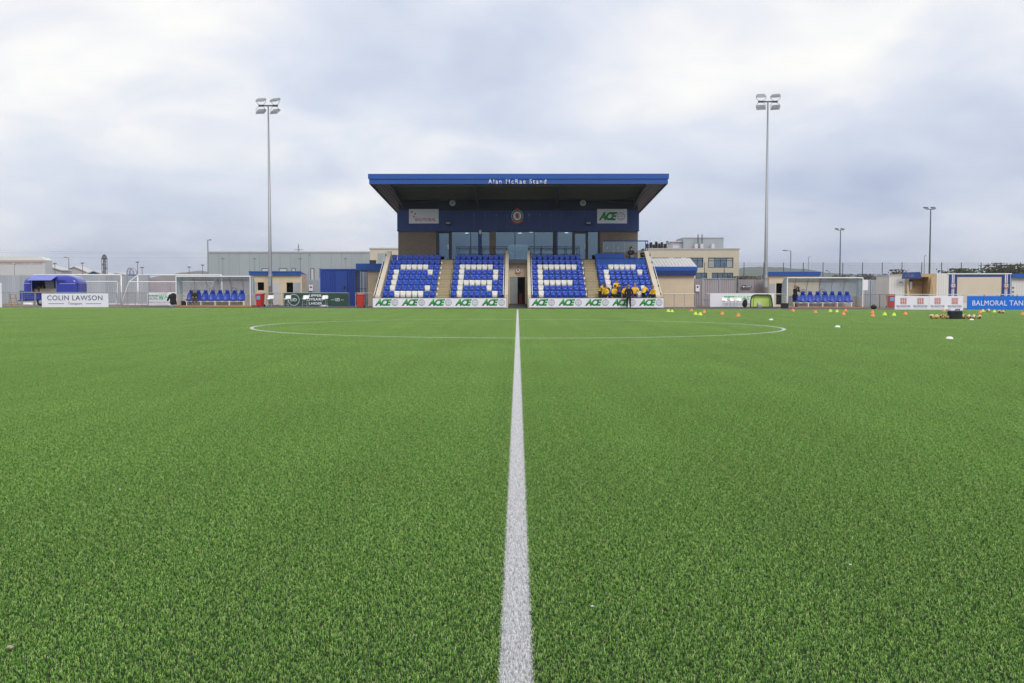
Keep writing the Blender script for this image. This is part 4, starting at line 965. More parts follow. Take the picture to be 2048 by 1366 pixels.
# shed with ribbed roof, right of the stand
Y = 87.5; xa, xb = XA(1302, Y), XA(1388, Y); g = gz((xa+xb)/2)
t = thing('shed', 'cream shed with pale ribbed roof and deep blue eaves, right of the stand', 'shed', ((xa+xb)/2, Y, g))
MB().box(xa, xb, Y, Y + 6, g, ZA(549, Y)).build('wall', 'cream', t)
ra, rb = XA(1296, Y - .35), XA(1394, Y - .35); z0, zm, z1 = ZA(551, Y - .35), ZA(541.5, Y - .35), ZA(533.5, Y - .35)
MB().hexa([(ra, Y - .30, z0), (rb - .12, Y - .30, z0), (rb - .12, Y + 6.2, z0), (ra, Y + 6.2, z0), (ra, Y - .35, zm), (rb, Y - .35, zm), (rb, Y + 6.3, zm), (ra, Y + 6.3, zm)]).build('eaves_board', 'clad_blue', t)
MB().box(ra, rb + .02, Y - .38, Y + 6.3, zm + .002, z1).build('gutter', 'fascia_blue', t)
rp = z1 + .85; yr = Y + 3.0
r = MB().hexa([(ra, Y - .33, z1), (rb - .02, Y - .33, z1), (rb - .05, yr, rp - .04), (ra, yr, rp - .04), (ra, Y - .33, z1 + .03), (rb - .02, Y - .33, z1 + .03), (rb - .05, yr, rp), (ra, yr, rp)]).build('roof', 'roof_sheet', t)
k = 0
x = ra + .1
while x < rb - .1:
    MB().hexa([(x, Y - .34, z1 + .031), (x + .05, Y - .34, z1 + .031), (x + .05, yr, rp + .001), (x, yr, rp + .001), (x + .01, Y - .34, z1 + .07), (x + .04, Y - .34, z1 + .07), (x + .04, yr, rp + .04), (x + .01, yr, rp + .04)]).build('roof_rib', 'white_paint', r); x += .30
MB().hexa([(ra, yr, rp - .04), (rb - .05, yr, rp - .04), (rb - .02, Y + 6.3, z1), (ra, Y + 6.3, z1), (ra, yr, rp), (rb - .05, yr, rp), (rb - .02, Y + 6.3, z1 + .03), (ra, Y + 6.3, z1 + .03)]).build('rear_roof', 'roof_sheet', t)
# low wing on the left of the stand
Y = 88.0; xa, xb = XA(735, Y), XA(790, Y); g = gz(xa)
t = thing('shed', 'cream lean-to with blue roof edge against the left of the stand', 'shed', (xa, Y, g))
me = MB().box(xa, xb, Y, Y + 4, g, ZA(541, Y)).mesh('wall', 'cream', wloc(t)); me = cut(me, [(XA(754, Y), XA(763, Y), Y - .1, Y + .3, 1.0, ZA(557, Y))], wloc(t)); obj('wall', me, t)
MB().box(XA(754, Y), XA(763, Y), Y + .2, Y + .22, 1.0, ZA(557, Y)).build('pane', 'window_far', t)
MB().box(XA(712, Y - .3), XA(792, Y - .3), Y - .3, Y + 4.2, ZA(541.5, Y - .3), ZA(527, Y - .3)).build('roof', 'fascia_blue', t)
MB().box(XA(757, Y), XA(763, Y), Y - .5, Y - .05, g + .02, ZA(580, Y)).build('meter_box', 'galv', t)
x, Y = XA(743.5, 90), 90.5
t = thing('roof_vent', 'dark square vent above the blue roof left of the stand', 'vent', (x, Y, 3.9)); MB().box(x - .25, x + .3, Y, Y + .4, ZA(528, Y), ZA(521, Y)).build('housing', 'steel_dark', t); MB().box(x - .28, x + .33, Y - .03, Y + .43, ZA(521, Y), ZA(520.2, Y)).build('cap', 'steel_dark', t)

# blue storage container and its cage
Y = 88.5; xa, xb = XA(640.5, Y), XA(711, Y); g = gz(xa); z1 = ZA(537.5, Y)
t = thing('storage_container', 'royal blue steel storage container with a side door, left of the stand', 'container', ((xa+xb)/2, Y, g))
W = xb - xa
off = wloc(t)
mb = MB(); pr = []; n = 15
for k in range(n):
    q = (W - .24)/n; x = xa + .12 + q*k; pr += [(x, Y + .08), (x + q*.35, Y + .08), (x + q*.5, Y + .04), (x + q*.85, Y + .04)]
pr.append((xb - .12, Y + .08)); k = len(pr)
mb.add([(u, d, g + .16) for u, d in pr] + [(u, d, z1 - .12) for u, d in pr], [(i, i+1, i+1+k, i+k) for i in range(k-1)]); mb.build('front_sheet', 'cont_blue', t)
mb = MB().box(xa + .03, xb - .03, Y + .12, Y + 2.4, g + .1, z1 - .05); mb.build('body', 'cont_blue', t)
for x in (xa, xb - .12): MB().box(x, x + .12, Y, Y + .12, g, z1).build('corner_post', 'cont_blue', t)
for z0_, z1_ in ((g + .02, g + .16), (z1 - .12, z1 - .005)): MB().box(xa + .12, xb - .12, Y + .005, Y + .115, z0_, z1_).build('rail', 'cont_blue', t)
d_ = MB().box(XA(672, Y), XA(694, Y), Y - .02, Y + .10, g + .17, ZA(542.5, Y)).build('door', 'cont_blue', t)
MB().box(XA(688, Y), XA(690.5, Y), Y - .06, Y - .02, 1.5, 1.75).build('handle', 'black', d_)
x0, x1, Y = XA(713, 86.5), XA(734.5, 86.5), 86.5
t = thing('mesh_cage', 'dark blue mesh cage between the container and the cream lean-to', 'cage', (x0, Y, gz(x0)))
zt = ZA(540, Y)
for x in (x0, x0 + (x1-x0)*.5, x1):
    for y in (Y, Y + 1.8): MB().box(x - .03, x + .03, y - .03, y + .03, gz(x), zt).build('post', 'rail_dark', t)
for z in (.3, 1.5, zt - .06): MB().box(x0, x1, Y - .02, Y + .02, z, z + .05).build('rail', 'rail_dark', t)
m = MB(); x = x0
while x < x1: m.box(x, x + .025, Y + .03, Y + .04, .1, zt); m.box(x, x + .025, Y + 1.84, Y + 1.85, .1, zt); x += .07
struct(m.build('mesh_bars', 'clad_blue', t), 'stuff')

# white cabins on the right
def box_cabin(name, label, cat, a, b, top, Y, D, mt, base=0.15):
    xa, xb = XA(a, Y), XA(b, Y); g = gz((xa+xb)/2); z1 = ZA(top, Y)
    t = thing(name, label, cat, ((xa+xb)/2, Y, g)); return t, xa, xb, g, z1
t, xa, xb, g, z1 = box_cabin('cabin', 'white sheeted cabin left of the plywood servery', 'cabin', 1778, 1815, 551.5, 83.5, 3, 'cabin_white')
Y = 83.5; MB().box(xa, xb, Y, Y + 3, g, z1).build('wall', 'cabin_white', t)
for k in range(1, 7): MB().box(xa + (xb-xa)*k/7 - .012, xa + (xb-xa)*k/7 + .012, Y - .015, Y - .001, g + .05, z1 - .05).build('seam', 'warehouse_pale', t)
MB().box(xa - .05, xb, Y - .05, Y + 3.1, z1 + .001, z1 + .07).build('roof', 'warehouse_pale', t)
MB().box(XA(1798, Y), XA(1804, Y), Y - .03, Y - .001, ZA(565, Y), ZA(563.5, Y)).build('vent', 'grey_ink', t)
t, xa, xb, g, z1 = box_cabin('servery', 'plywood servery recess with raised blue sign flap, right side', 'kiosk', 1812, 1872, 547.5, 83.5, 3, 'ply')
off = wloc(t)
me = MB().box(xa, xb, Y + .02, Y + 3, g, z1).mesh('wall', 'ply', off); me = cut(me, [(XA(1818, Y), XA(1857, Y), Y - .2, Y + 1.3, g + .9, ZA(554, Y))], off); obj('wall', me, t)
MB().hexa([(XA(1811, Y), Y - .55, g + .1), (XA(1818, Y), Y - .55, g + .1), (XA(1818, Y), Y, g + .1), (XA(1811, Y), Y, g + .1), (XA(1811, Y), Y - .05, z1), (XA(1813, Y), Y - .05, z1), (XA(1813, Y), Y, z1), (XA(1811, Y), Y, z1)]).build('cheek_panel', 'ply', t)
MB().hexa([(XA(1857, Y), Y - .03, g + .1), (XA(1871, Y), Y - .03, g + .1), (XA(1871, Y), Y, g + .1), (XA(1857, Y), Y, g + .1), (XA(1856, Y), Y - .6, z1 - .3), (XA(1871, Y), Y - .03, z1), (XA(1871, Y), Y, z1), (XA(1856, Y), Y - .57, z1 - .3)]).build('cheek_panel', 'ply', t)
for k in range(6):
    z = g + .95 + k*.22; MB().box(XA(1818.5, Y), XA(1856.5, Y), Y + 1.24, Y + 1.28, z, z + .21).build('plank', 'ply', t)
m = MB().box(XA(1827.5, Y), XA(1832.5, Y), Y + .9, Y + 1.2, ZA(579.5, Y), ZA(563, Y)); m.build('urn', 'alu', t)
MB().box(XA(1827, Y), XA(1833, Y), Y + .88, Y + 1.22, ZA(563, Y), ZA(561, Y)).build('urn_lid', 'black', t)
ya = Y - .7; fa, fb = XA(1802.5, ya), XA(1842.5, ya)
fl = MB().hexa([(fa, ya - .05, ZA(558, ya)), (fb, ya - .05, ZA(556.5, ya)), (fb, ya, ZA(556.5, ya)), (fa, ya, ZA(558, ya)), (fa + .1, ya - .02, ZA(545, ya)), (fb - .1, ya - .02, ZA(544, ya)), (fb - .1, ya + .03, ZA(544, ya)), (fa + .1, ya + .03, ZA(545, ya))]).build('sign_flap', 'clad_blue', t)
text(fl, 'x Café', 'ace_globe', fa + .25, fa + 1.0, ZA(554, ya), ZA(547.5, ya), ya - .06)
t, xa, xb, g, z1 = box_cabin('cabin', 'white cabin with large blank board in a blue striped frame', 'cabin', 1872, 2021, 548, 83.5, 3, 'cabin_white')
MB().box(xa + .02, xb, Y, Y + 3, g, z1 - .02).build('wall', 'cabin_white', t)
MB().box(XA(1895, Y), xb + .04, Y - .08, Y + 3.1, z1 - .02, z1 + .06).build('roof_trim', 'white_paint', t)
for k in range(1, 5): MB().box(xa + k*.2, xa + k*.2 + .02, Y - .012, Y - .001, g + .05, z1 - .04).build('seam', 'warehouse_pale', t)
for a, b in ((1897, 1913), (2002.5, 2019.5)):
    A, B = XA(a, Y), XA(b, Y)
    p = MB().box(A, B, Y - .05, Y - .002, g + .3, z1 - .04).build('striped_panel', 'clad_blue', t)
    for q in (.36, .56): MB().box(A + (B-A)*q, A + (B-A)*(q+.10), Y - .058, Y - .05, g + .3, z1 - .04).build('stripe', 'board_white', p)
    badge(p, (A+B)/2, ZA(571, Y), .19, Y - .06)
MB().box(XA(1913, Y), XA(2002, Y), Y - .045, Y - .003, ZA(554, Y), ZA(549.6, Y)).build('blue_band', 'clad_blue', t)
MB().box(XA(1913.5, Y), XA(2002, Y), Y - .04, Y - .004, g + .5, ZA(554.2, Y)).build('blank_board', 'cream_pale', t)
t, xa, xb, g, z1 = box_cabin('cabin', 'white cabin with blue roof edge at the right edge', 'cabin', 2023, 2095, 556, 84.5, 3, 'cabin_white'); Y = 84.5
MB().box(xa, xb, Y, Y + 3, g, z1).build('wall', 'cabin_white', t); MB().box(xa - .1, xb, Y - .3, Y + 3.2, z1 + .002, ZA(547.5, Y)).build('roof', 'fascia_blue', t)
for k in range(3): MB().disc(xa + .12, g + 1.0 + k*.35, .09, Y - .02, .018, 12).build('hook', 'grey_ink', t)
for k in range(5): MB().box(xa + .4 + k*.22, xa + .42 + k*.22, Y - .012, Y - .001, g + .05, z1 - .04).build('seam', 'warehouse_pale', t)

# ================================================================== FLOODLIGHT MASTS
def mast(label, px_base, px_top, Y, top_py, arm_py, flip):
    x = XA(px_base, Y); g = gz(x); zt = ZA(arm_py, Y)
    t = thing('floodlight_mast', label, 'floodlight', (x, Y, g), 0, 'tall pitch floodlights')
    MB().tube([(x, Y, g - .05), (x, Y, g + 2.6), (x, Y, zt)], [.19, .165, .065], 10).build('pole', 'pole_grey', t, True)
    MB().tube([(x, Y, g + 2.55), (x, Y, g + 2.75)], [.20, .17], 10).build('collar', 'pole_grey', t)
    MB().box(x - .14, x + .12, Y - .24, Y - .15, g + 1.7, g + 2.3).build('control_box', 'galv', t)
    MB().box(x - .85, x + .85, Y - .05, Y + .05, zt - .05, zt + .06).build('crossarm', 'steel_dark', t)
    for sx in (-1, 1):
        for up in (1, -1):
            cx = x + sx*.62; cz = zt + (.48 if up > 0 else -.52); tilt = R(22 if up > 0 else 34); yw = R(-24*sx if (sx*flip > 0) else 10*sx)
            e = Matrix.Translation((cx, Y - .1, cz)) @ Matrix.Rotation(yw, 4, 'Z') @ Matrix.Rotation(tilt, 4, 'X')
            m = MB(); hw = .40
            pts = [(-hw, -.32, -.07), (hw, -.32, -.07), (hw, .32, -.05), (-hw, .32, -.05), (-hw*.8, -.22, .10), (hw*.8, -.22, .10), (hw*.8, .28, .12), (-hw*.8, .28, .12)]
            m.hexa([e @ Vector(p) for p in pts]); h = m.build('lamp_head', 'pole_grey', t)
            m = MB(); m.hexa([e @ Vector(p) for p in [(-hw*.92, -.29, -.085), (hw*.92, -.29, -.085), (hw*.92, .29, -.065), (-hw*.92, .29, -.065), (-hw*.92, -.29, -.07), (hw*.92, -.29, -.07), (hw*.92, .29, -.05), (-hw*.92, .29, -.05)]]); m.build('lens', 'lamp_glass', h)
            for q in (-1, 1):
                p0 = e @ Vector((q*(hw + .02), 0, .02)); p1 = e @ Vector((q*(hw + .02), 0, -.18*up)); p2 = Vector((cx, Y, zt + .06*up))
                p1b = Vector((p1.x*.6 + p2.x*.4, Y - .05, zt + .1*up))
                MB().tube([p0, p1, p1b, p2], .018, 5).build('yoke', 'steel_dark', t)
    return t
mast('tall grey floodlight mast with four lamps in front of the left kiosk', 541, 537, 87.6, 198, 211, 1)
mast('tall grey floodlight mast with four lamps beside the right kiosk', 1531, 1533, 87.6, 190, 204, 1)
def far_mast(label, px, top, Y, sx):
    x = XA(px, Y); zt = ZA(top, Y)
    t = thing('floodlight_mast', label, 'floodlight', (x, Y, -.2), 0, 'distant floodlights')
    MB().tube([(x, Y, -.3), (x, Y, zt)], [.16, .08], 8).build('pole', 'steel_dark', t)
    MB().box(x - .7, x + .6, Y - .04, Y + .04, zt - .05, zt + .04).build('crossarm', 'steel_dark', t)
    for q in (-.75, .35):
        MB().hexa([(x+q-.32, Y-.4, zt+.05), (x+q+.32, Y-.4, zt+.05), (x+q+.32, Y+.2, zt+.22), (x+q-.32, Y+.2, zt+.22), (x+q-.28, Y-.35, zt+.2), (x+q+.28, Y-.35, zt+.2), (x+q+.28, Y+.2, zt+.38), (x+q-.28, Y+.2, zt+.38)]).build('lamp_head', 'steel_dark', t)
far_mast('slim distant floodlight mast above the right dugout', 1679, 460.5, 190, 1)
far_mast('distant floodlight mast above the servery on the right', 1858, 419, 150, 1)
def street_lamp(label, px, top, Y, arm, r=.08):
    x = XA(px, Y); zt = ZA(top, Y); L_ = arm*Y/1991
    t = thing('street_lamp', label, 'street lamp', (x, Y, -.3), 0, 'street lamps beyond the ground')
    MB().tube([(x, Y, -.4), (x, Y, zt)], [r*1.3, r*.8], 8).build('pole', 'pole_grey', t)
    MB().tube([(x, Y, zt - .03), (x + L_, Y, zt + .06)], r*.6, 6).build('arm', 'pole_grey', t)
    MB().box(min(x + L_*.5, x + L_), max(x + L_*.5, x + L_), Y - .1, Y + .1, zt - .02, zt + .10).build('lamp_head', 'steel_dark', t)
street_lamp('grey street lamp at the left corner of the long warehouse', 417, 480, 150, 7, .12)
street_lamp('street lamp with a long arm behind the right kiosk', 1580.5, 501.5, 150, -16, .10)
street_lamp('street lamp behind the trailer on the left', 139, 515, 150, -8, .09)
street_lamp('slim lamp post with a small head right of the long arm lamp', 1616, 514, 190, 3, .07)
street_lamp('small lamp post with a short arm above the right dugout roof', 1657.5, 542, 170, -6, .06)
street_lamp('slim lamp post left of the right distant mast', 1847.5, 512, 170, 3, .07)
street_lamp('short lamp post against the far left factory wall', 30, 529, 170, 2, .06)
street_lamp('slim lamp post in front of the warehouse windows', 618, 510, 130, 3, .06)

# ================================================================== BUILDINGS BEHIND
GZ = -.45
def rib_wall(t, xa, xb, Y, z0, z1, mt, step, rib='warehouse_pale', d=.06):
    m = MB(); x = xa + step
    while x < xb - .01: m.box(x - .05, x + .05, Y - d, Y - .001, z0, z1); x += step
    struct(m.build('wall_ribs', rib, t), 'stuff')
Y = 190
xa, xb = XA(418, Y), XA(745, Y); z1 = ZA(505.5, Y)
t = thing('warehouse', 'long plain grey warehouse behind the left kiosk and container', 'warehouse', ((xa+xb)/2, Y, GZ))
n = 16
for k in range(n):
    a, b = xa + (xb-xa)*k/n, xa + (xb-xa)*(k+1)/n
    MB().box(a + .012, b - .012, Y, Y + .3, GZ, z1).build('wall_panel', 'warehouse', t)
mb = MB().box(xa, xb, Y + .31, Y + 40, GZ, z1 - .1); mb.build('body', 'warehouse', t)
MB().hexa([(xb, Y + 2, z1 - .12), (XA(795, Y), Y + 2, ZA(511, Y) - .5), (XA(795, Y), Y + 40, ZA(511, Y) - .5), (xb, Y + 40, z1 - .12), (xb, Y + 2, z1), (XA(795, Y), Y + 2, ZA(512, Y)), (XA(795, Y), Y + 40, ZA(512, Y)), (xb, Y + 40, z1)]).build('side_roof', 'warehouse', t)
MB().box(xb, XA(795, Y), Y + 2.2, Y + 40, GZ, ZA(512, Y) - .4).build('side_wing', 'warehouse', t)
MB().box(xa - .1, xb + .1, Y - .12, Y + 40, z1 + .005, z1 + .25).build('parapet', 'shed_far', t)
for a, b in ((509, 520), (581, 592), (653, 664)): MB().box(XA(a, Y), XA(b, Y), Y + 1, Y + 4, z1 + .255, ZA(503.2, Y)).build('roof_hood', 'warehouse', t)
for a, b, c, d in ((524, 538, 536.5, 542.5), (558.5, 575, 536.5, 542.5), (584, 592, 536.5, 542.5), (621.5, 629, 536.5, 560), (639, 641, 536.5, 556)):
    w = MB().box(XA(a, Y), XA(b, Y), Y - .05, Y - .004, ZA(d, Y), ZA(c, Y)).build('window', 'dark_frame', t)
    MB().box(XA(a, Y) + .12, XA(b, Y) - .12, Y - .07, Y - .05, ZA(d, Y) + .0, ZA(c, Y) - .12).build('blind', 'warehouse_pale', w)
for px in (459, 521, 610, 699):
    x = XA(px, Y); l = thing('wall_lamp', 'small dark area lamp on a post before the warehouse, %s from the left' % ORD([459, 521, 610, 699].index(px) + 1), 'lamp', (x, Y - 4, GZ), 0, 'lamps before the warehouse')
    MB().tube([(x, Y - 4, GZ), (x, Y - 4, ZA(518, Y - 4))], .06, 6).build('pole', 'pole_grey', l); MB().box(x - .3, x + .3, Y - 4.2, Y - 3.9, ZA(518, Y - 4), ZA(517, Y - 4)).build('head', 'steel_dark', l)
# cream block behind the left corner of the stand
Y = 170; xa, xb = XA(740.5, Y), XA(812, Y); z1 = ZA(498.5, Y)
t = thing('office_block', 'pale cream block showing past the left corner of the stand', 'building', (xa, Y, GZ))
MB().box(xa, xb, Y, Y + 20, GZ, z1).build('wall', 'office', t); MB().box(xa - .1, xb, Y - .1, Y + 20, z1 + .002, z1 + .25).build('coping', 'shed_far', t)
MB().box(XA(756, Y), XA(775, Y), Y - .05, Y - .003, ZA(530, Y), ZA(506, Y)).build('louvre_panel', 'warehouse', t)
# office on the right
Y = 165; xa, xb = XA(1290, Y), XA(1477.5, Y); z1 = ZA(499.5, Y)
t = thing('office_block', 'two storey cream office block with grey rooftop plant room, right of the stand', 'building', ((xa+xb)/2, Y, GZ)); off = wloc(t)
wins = [(1303, 1338, 515.3, 526), (1347, 1362, 515.3, 526), (1372.5, 1406, 515.3, 535.3), (1415.5, 1466, 515.3, 535.5), (1391, 1414, 545.5, 558), (1423.5, 1466, 545.5, 558)]
me = MB().box(xa, xb, Y, Y + 18, GZ, z1).mesh('wall', 'office', off)
me = cut(me, [(XA(a, Y), XA(b, Y), Y - .2, Y + .35, ZA(d, Y), ZA(c, Y)) for a, b, c, d in wins], off); obj('wall', me, t)
MB().box(xa - .1, xb + .1, Y - .1, Y + 18.1, z1 + .002, z1 + .25).build('coping', 'shed_far', t)
for (a, b, c, d) in wins:
    A, B, T, Bt = XA(a, Y), XA(b, Y), ZA(c, Y), ZA(d, Y)
    m = MB().box(A, B, Y + .10, Y + .2, T - .12, T).box(A, B, Y + .10, Y + .2, Bt, Bt + .1).box(A, A + .1, Y + .1, Y + .2, Bt + .1, T - .12).box(B - .1, B, Y + .1, Y + .2, Bt + .1, T - .12)
    w = m.build('window', 'dark_frame', t)
    n = max(1, round((B-A)/1.0))
    for k in range(n):
        q0, q1 = A + .1 + (B-A-.2)*k/n, A + .1 + (B-A-.2)*(k+1)/n
        grey = (k % 3 == 0 and n > 2 and c < 530)
        MB().box(q0 + .03, q1 - .03, Y + .15, Y + .17, Bt + .1, T - .12).build('pane', 'warehouse' if grey else 'window_far', w)
        if k: MB().box(q0 - .04, q0 + .04, Y + .11, Y + .19, Bt + .1, T - .12).build('mullion', 'dark_frame', w)
    if T - Bt > 1.2: MB().box(A + .1, B - .1, Y + .12, Y + .18, T - .55, T - .47).build('transom', 'dark_frame', w)
    MB().box(A, B, Y + .8, Y + .85, Bt, T).build('blind', 'room_dark', w)
p = MB().box(XA(1366, Y + 8), XA(1446, Y + 8), Y + 8, Y + 16, z1 + .1, ZA(476.5, Y + 8)).build('plant_room', 'warehouse', t)
MB().box(XA(1365.5, Y + 8), XA(1446.5, Y + 8), Y + 7.9, Y + 16.1, ZA(476.5, Y + 8) + .003, ZA(476, Y + 8) + .1).build('coping', 'shed_far', p)
MB().box(XA(1345, Y + 9), XA(1365, Y + 9), Y + 9, Y + 16, z1 + .1, ZA(484, Y + 9)).build('plant_wing', 'warehouse_pale', t)
MB().box(XA(1342, Y + 8.5), XA(1366, Y + 8.5), Y + 8.5, Y + 15, ZA(484, Y + 9) + .01, ZA(482.5, Y + 9)).build('plant_canopy', 'warehouse_pale', t)
for px in (1395, 1403): MB().tube([(XA(px, Y + 7), Y + 7, z1), (XA(px, Y + 7), Y + 7, ZA(469, Y + 7))], .09, 8).build('flue', 'steel_dark', t)
for px in (1388, 1399, 1421): MB().box(XA(px, Y + 7), XA(px + 6, Y + 7), Y + 6.5, Y + 7.5, z1 + .1, ZA(488, Y + 7)).build('air_unit', 'warehouse_pale', t)
# factory at the far left
Y = 320; xa, xb = XA(-60, Y), XA(91.5, Y); z1 = ZA(520, Y)
t = thing('factory', 'far pale factory hall with red lettering along its top, left edge', 'factory', ((xa+xb)/2, Y, GZ))
MB().box(xa, xb, Y, Y + 5, GZ, z1).build('wall', 'warehouse_pale', t)
MB().prism([(xa, z1 + .01), (xb, z1 + .01), (XA(85, Y), ZA(515, Y)), (XA(72, Y), ZA(513, Y)), (xa, ZA(512.5, Y))], Y + .2, Y + 5).build('roof', 'cabin_white', t)
MB().box(xa, xb + .2, Y - .2, Y - .005, z1 - .6, z1 + .05).build('eaves', 'shed_far', t)
text(t, 'BALMORAL  SUBSEA TEST CENTRE', 'orange_ink', XA(-1, Y), XA(86, Y), ZA(528.3, Y), ZA(523.8, Y), Y - .1, depth=.05)
def gable(label, a, b, eave, ridge, Y, mt, px_r=None):
    xa, xb = XA(a, Y), XA(b, Y); ze, zr_ = ZA(eave, Y), ZA(ridge, Y); xm = (xa+xb)/2 if px_r is None else XA(px_r, Y)
    t = thing('shed', label, 'shed', (xm, Y, GZ), 0, 'far industrial sheds')
    MB().prism([(xa, GZ), (xb, GZ), (xb, ze), (xm, zr_), (xa, ze)], Y, Y + 8).build('wall', mt, t)
    for (x0, z0_), (x1, z1_) in (((xa - .3, ze - .1), (xm, zr_)), ((xm, zr_), (xb + .3, ze - .1))):
        MB().hexa([(x0, Y - .5, z0_), (x1, Y - .5, z1_), (x1, Y + 8, z1_), (x0, Y + 8, z0_), (x0, Y - .5, z0_ + .35), (x1, Y - .5, z1_ + .35), (x1, Y + 8, z1_ + .35), (x0, Y + 8, z0_ + .35)]).build('roof', 'warehouse_pale', t)
gable('far pale grey gabled shed just right of the lettered factory', 60, 123, 541, 532, 340, 'shed_far', 95)
gable('far grey gabled shed behind the trailer roof', 118, 180, 547, 534, 360, 'shed_far', 150)
gable('far low shed with slate blue gable left of the lattice tower', 174, 206, 549, 542.5, 300, 'cont_blue', 189)
gable('far low brown shed roof behind the left goals', 205, 262, 552, 547, 380, 'shed_far', 235)
# lattice tower
Y = 300; x = XA(210, Y); w = XA(213.7, Y) - x; zt = ZA(517, Y)
t = thing('lattice_tower', 'round topped steel lattice tower beyond the left fence', 'tower', (x, Y, GZ))
for sx in (-1, 1):
    for sy in (-1, 1): MB().tube([(x + sx*w, Y + sy*w, GZ), (x + sx*w, Y + sy*w, zt)], .09, 5).build('leg', 'steel_dark', t)
m = MB(); z = 3.0; s_ = 1
while z < zt - 1:
    for sy in (-1, 1): m.tube([(x - s_*w, Y + sy*w, z), (x + s_*w, Y + sy*w, z + 1.1)], .05, 4); m.tube([(x - w, Y + sy*w, z), (x + w, Y + sy*w, z)], .05, 4)
    s_ = -s_; z += 1.1
struct(m.build('bracing', 'steel_dark', t), 'stuff')
m = MB(); m.lathe([(w*1.6, zt - .2), (w*1.6, zt + .1)], (x, Y, 0), 12); m.build('platform', 'steel_dark', t)
m = MB()
for k in range(6):
    a = math.pi*k/6; pts = [(x + w*1.2*math.cos(a)*math.cos(b), Y + w*1.2*math.sin(a)*math.cos(b), zt + .1 + w*2*math.sin(b)) for b in [math.pi*q/8 for q in range(9)]]; m.tube(pts, .06, 4)
struct(m.build('dome_hoops', 'steel_dark', t), 'stuff')
MB().tube([(x, Y, zt - 6), (x, Y, zt + w*2)], .25, 8).build('core_pipe', 'pole_grey', t)
# arched frame
Y = 260; x = XA(261.5, Y); hw = 7.2*Y/1991; z0, z1 = ZA(549, Y), ZA(535.5, Y)
t = thing('arched_frame', 'small grey arched steel frame on a slate base beyond the fence', 'frame', (x, Y, GZ))
for dy in (0, 2.0):
    pts = [(x - hw, Y + dy, z0)] + [(x + hw*.95*math.cos(math.pi - math.pi*k/10), Y + dy, z0 + (z1-z0)*(.25 + .75*math.sin(math.pi*k/10))) for k in range(11)] + [(x + hw, Y + dy, z0)]
    MB().tube(pts, .13, 6).build('arch', 'pole_grey', t)
for k in range(1, 6): MB().tube([(x - hw + 2*hw*k/6, Y + .1, z0), (x - hw + 2*hw*k/6, Y + .1, z0 + (z1-z0)*(.25 + .72*math.sin(math.acos(abs(1-k/3)*.98))))], .05, 4).build('bar', 'pole_grey', t)
MB().box(x - hw, x + hw, Y - .1, Y + 2.1, GZ, z0 + .02).build('base', 'cont_blue', t)
# pylon
Y = 900; x = XA(598, Y); zt = ZA(487.5, Y)
t = thing('electricity_pylon', 'distant electricity pylon above the warehouse roof', 'pylon', (x, Y, GZ))
for sx in (-1, 1): MB().tube([(x + sx*3.6, Y, GZ), (x + sx*1.0, Y, zt*.72), (x, Y, zt)], .22, 4).build('leg', 'steel_dark', t)
for q, hw in ((.72, 5.0), (.80, 6.2), (.88, 4.4)): MB().tube([(x - hw, Y, zt*q), (x + hw, Y, zt*q)], .20, 4).build('crossarm', 'steel_dark', t)
m = MB()
for k in range(8): z = zt*k/9; w = 3.6 - 2.8*k/9; m.tube([(x - w, Y, z), (x + w*.8, Y, z + zt/9)], .12, 4); m.tube([(x + w, Y, z), (x - w*.8, Y, z + zt/9)], .12, 4)
struct(m.build('bracing', 'steel_dark', t), 'stuff')
# overhead cables on the left
for k, (a, b) in enumerate(((497, 506), (501.5, 508), (512, 513))):
    Y = 420; pts = [(XA(-200 + 100*q, Y), Y, ZA(a + (b-a)*q/9 + 3*math.sin(math.pi*q/9), Y)) for q in range(10)]
    tag(MB().tube(pts, .02, 4).build('overhead_cable', 'steel_dark', None), 'thin overhead power cable in the left sky, %s of three' % ('highest', 'middle', 'lowest')[k], 'cable', 'overhead cables')
# far thin masts on the left
for k, (px, top) in enumerate(((97, 521), (111, 528), (166, 527), (276, 525), (285, 536), (406, 531), (379, 535))):
    Y = 330; x = XA(px, Y); zt = ZA(top, Y)
    t = thing('lamp_mast', 'thin far lamp mast on the left skyline, %s from the left' % ORD([97, 111, 166, 276, 285, 379, 406].index(px) + 1), 'lamp', (x, Y, GZ), 0, 'far lamp masts')
    MB().tube([(x, Y, GZ), (x, Y, zt)], .09, 5).build('pole', 'steel_dark', t); MB().box(x - .5, x + .5, Y - .15, Y + .15, zt, zt + .3).build('head', 'steel_dark', t)

# tall mesh ball-stop fence on the right
Y = 126; xs = [XA(1408.5 + 39.45*k, Y) for k in range(18)]; zt = ZA(525, Y)
t = thing('mesh_fence', 'tall dark green mesh fence with thin posts along the right skyline', 'fence', (xs[0], Y, GZ))
pm = MB().box(-.035, .035, -.04, .04, GZ, zt).mesh('post', 'steel_dark', (0, 0, GZ)); MATS['fence_green'] = mat('fence_green', (.02, .045, .04), .5)
pm.materials[0] = MATS['fence_green']
for x in xs: obj('post', pm, t, (x - xs[0], 0, 0))
m = MB(); z = .4
while z < zt: m.box(xs[0], xs[-1], Y + .05, Y + .058, z, z + .011); z += .2
x = xs[0]
while x < xs[-1]: m.box(x, x + .006, Y + .058, Y + .066, GZ, zt); x += .1
struct(m.build('wire_mesh', 'fence_green', t), 'stuff')

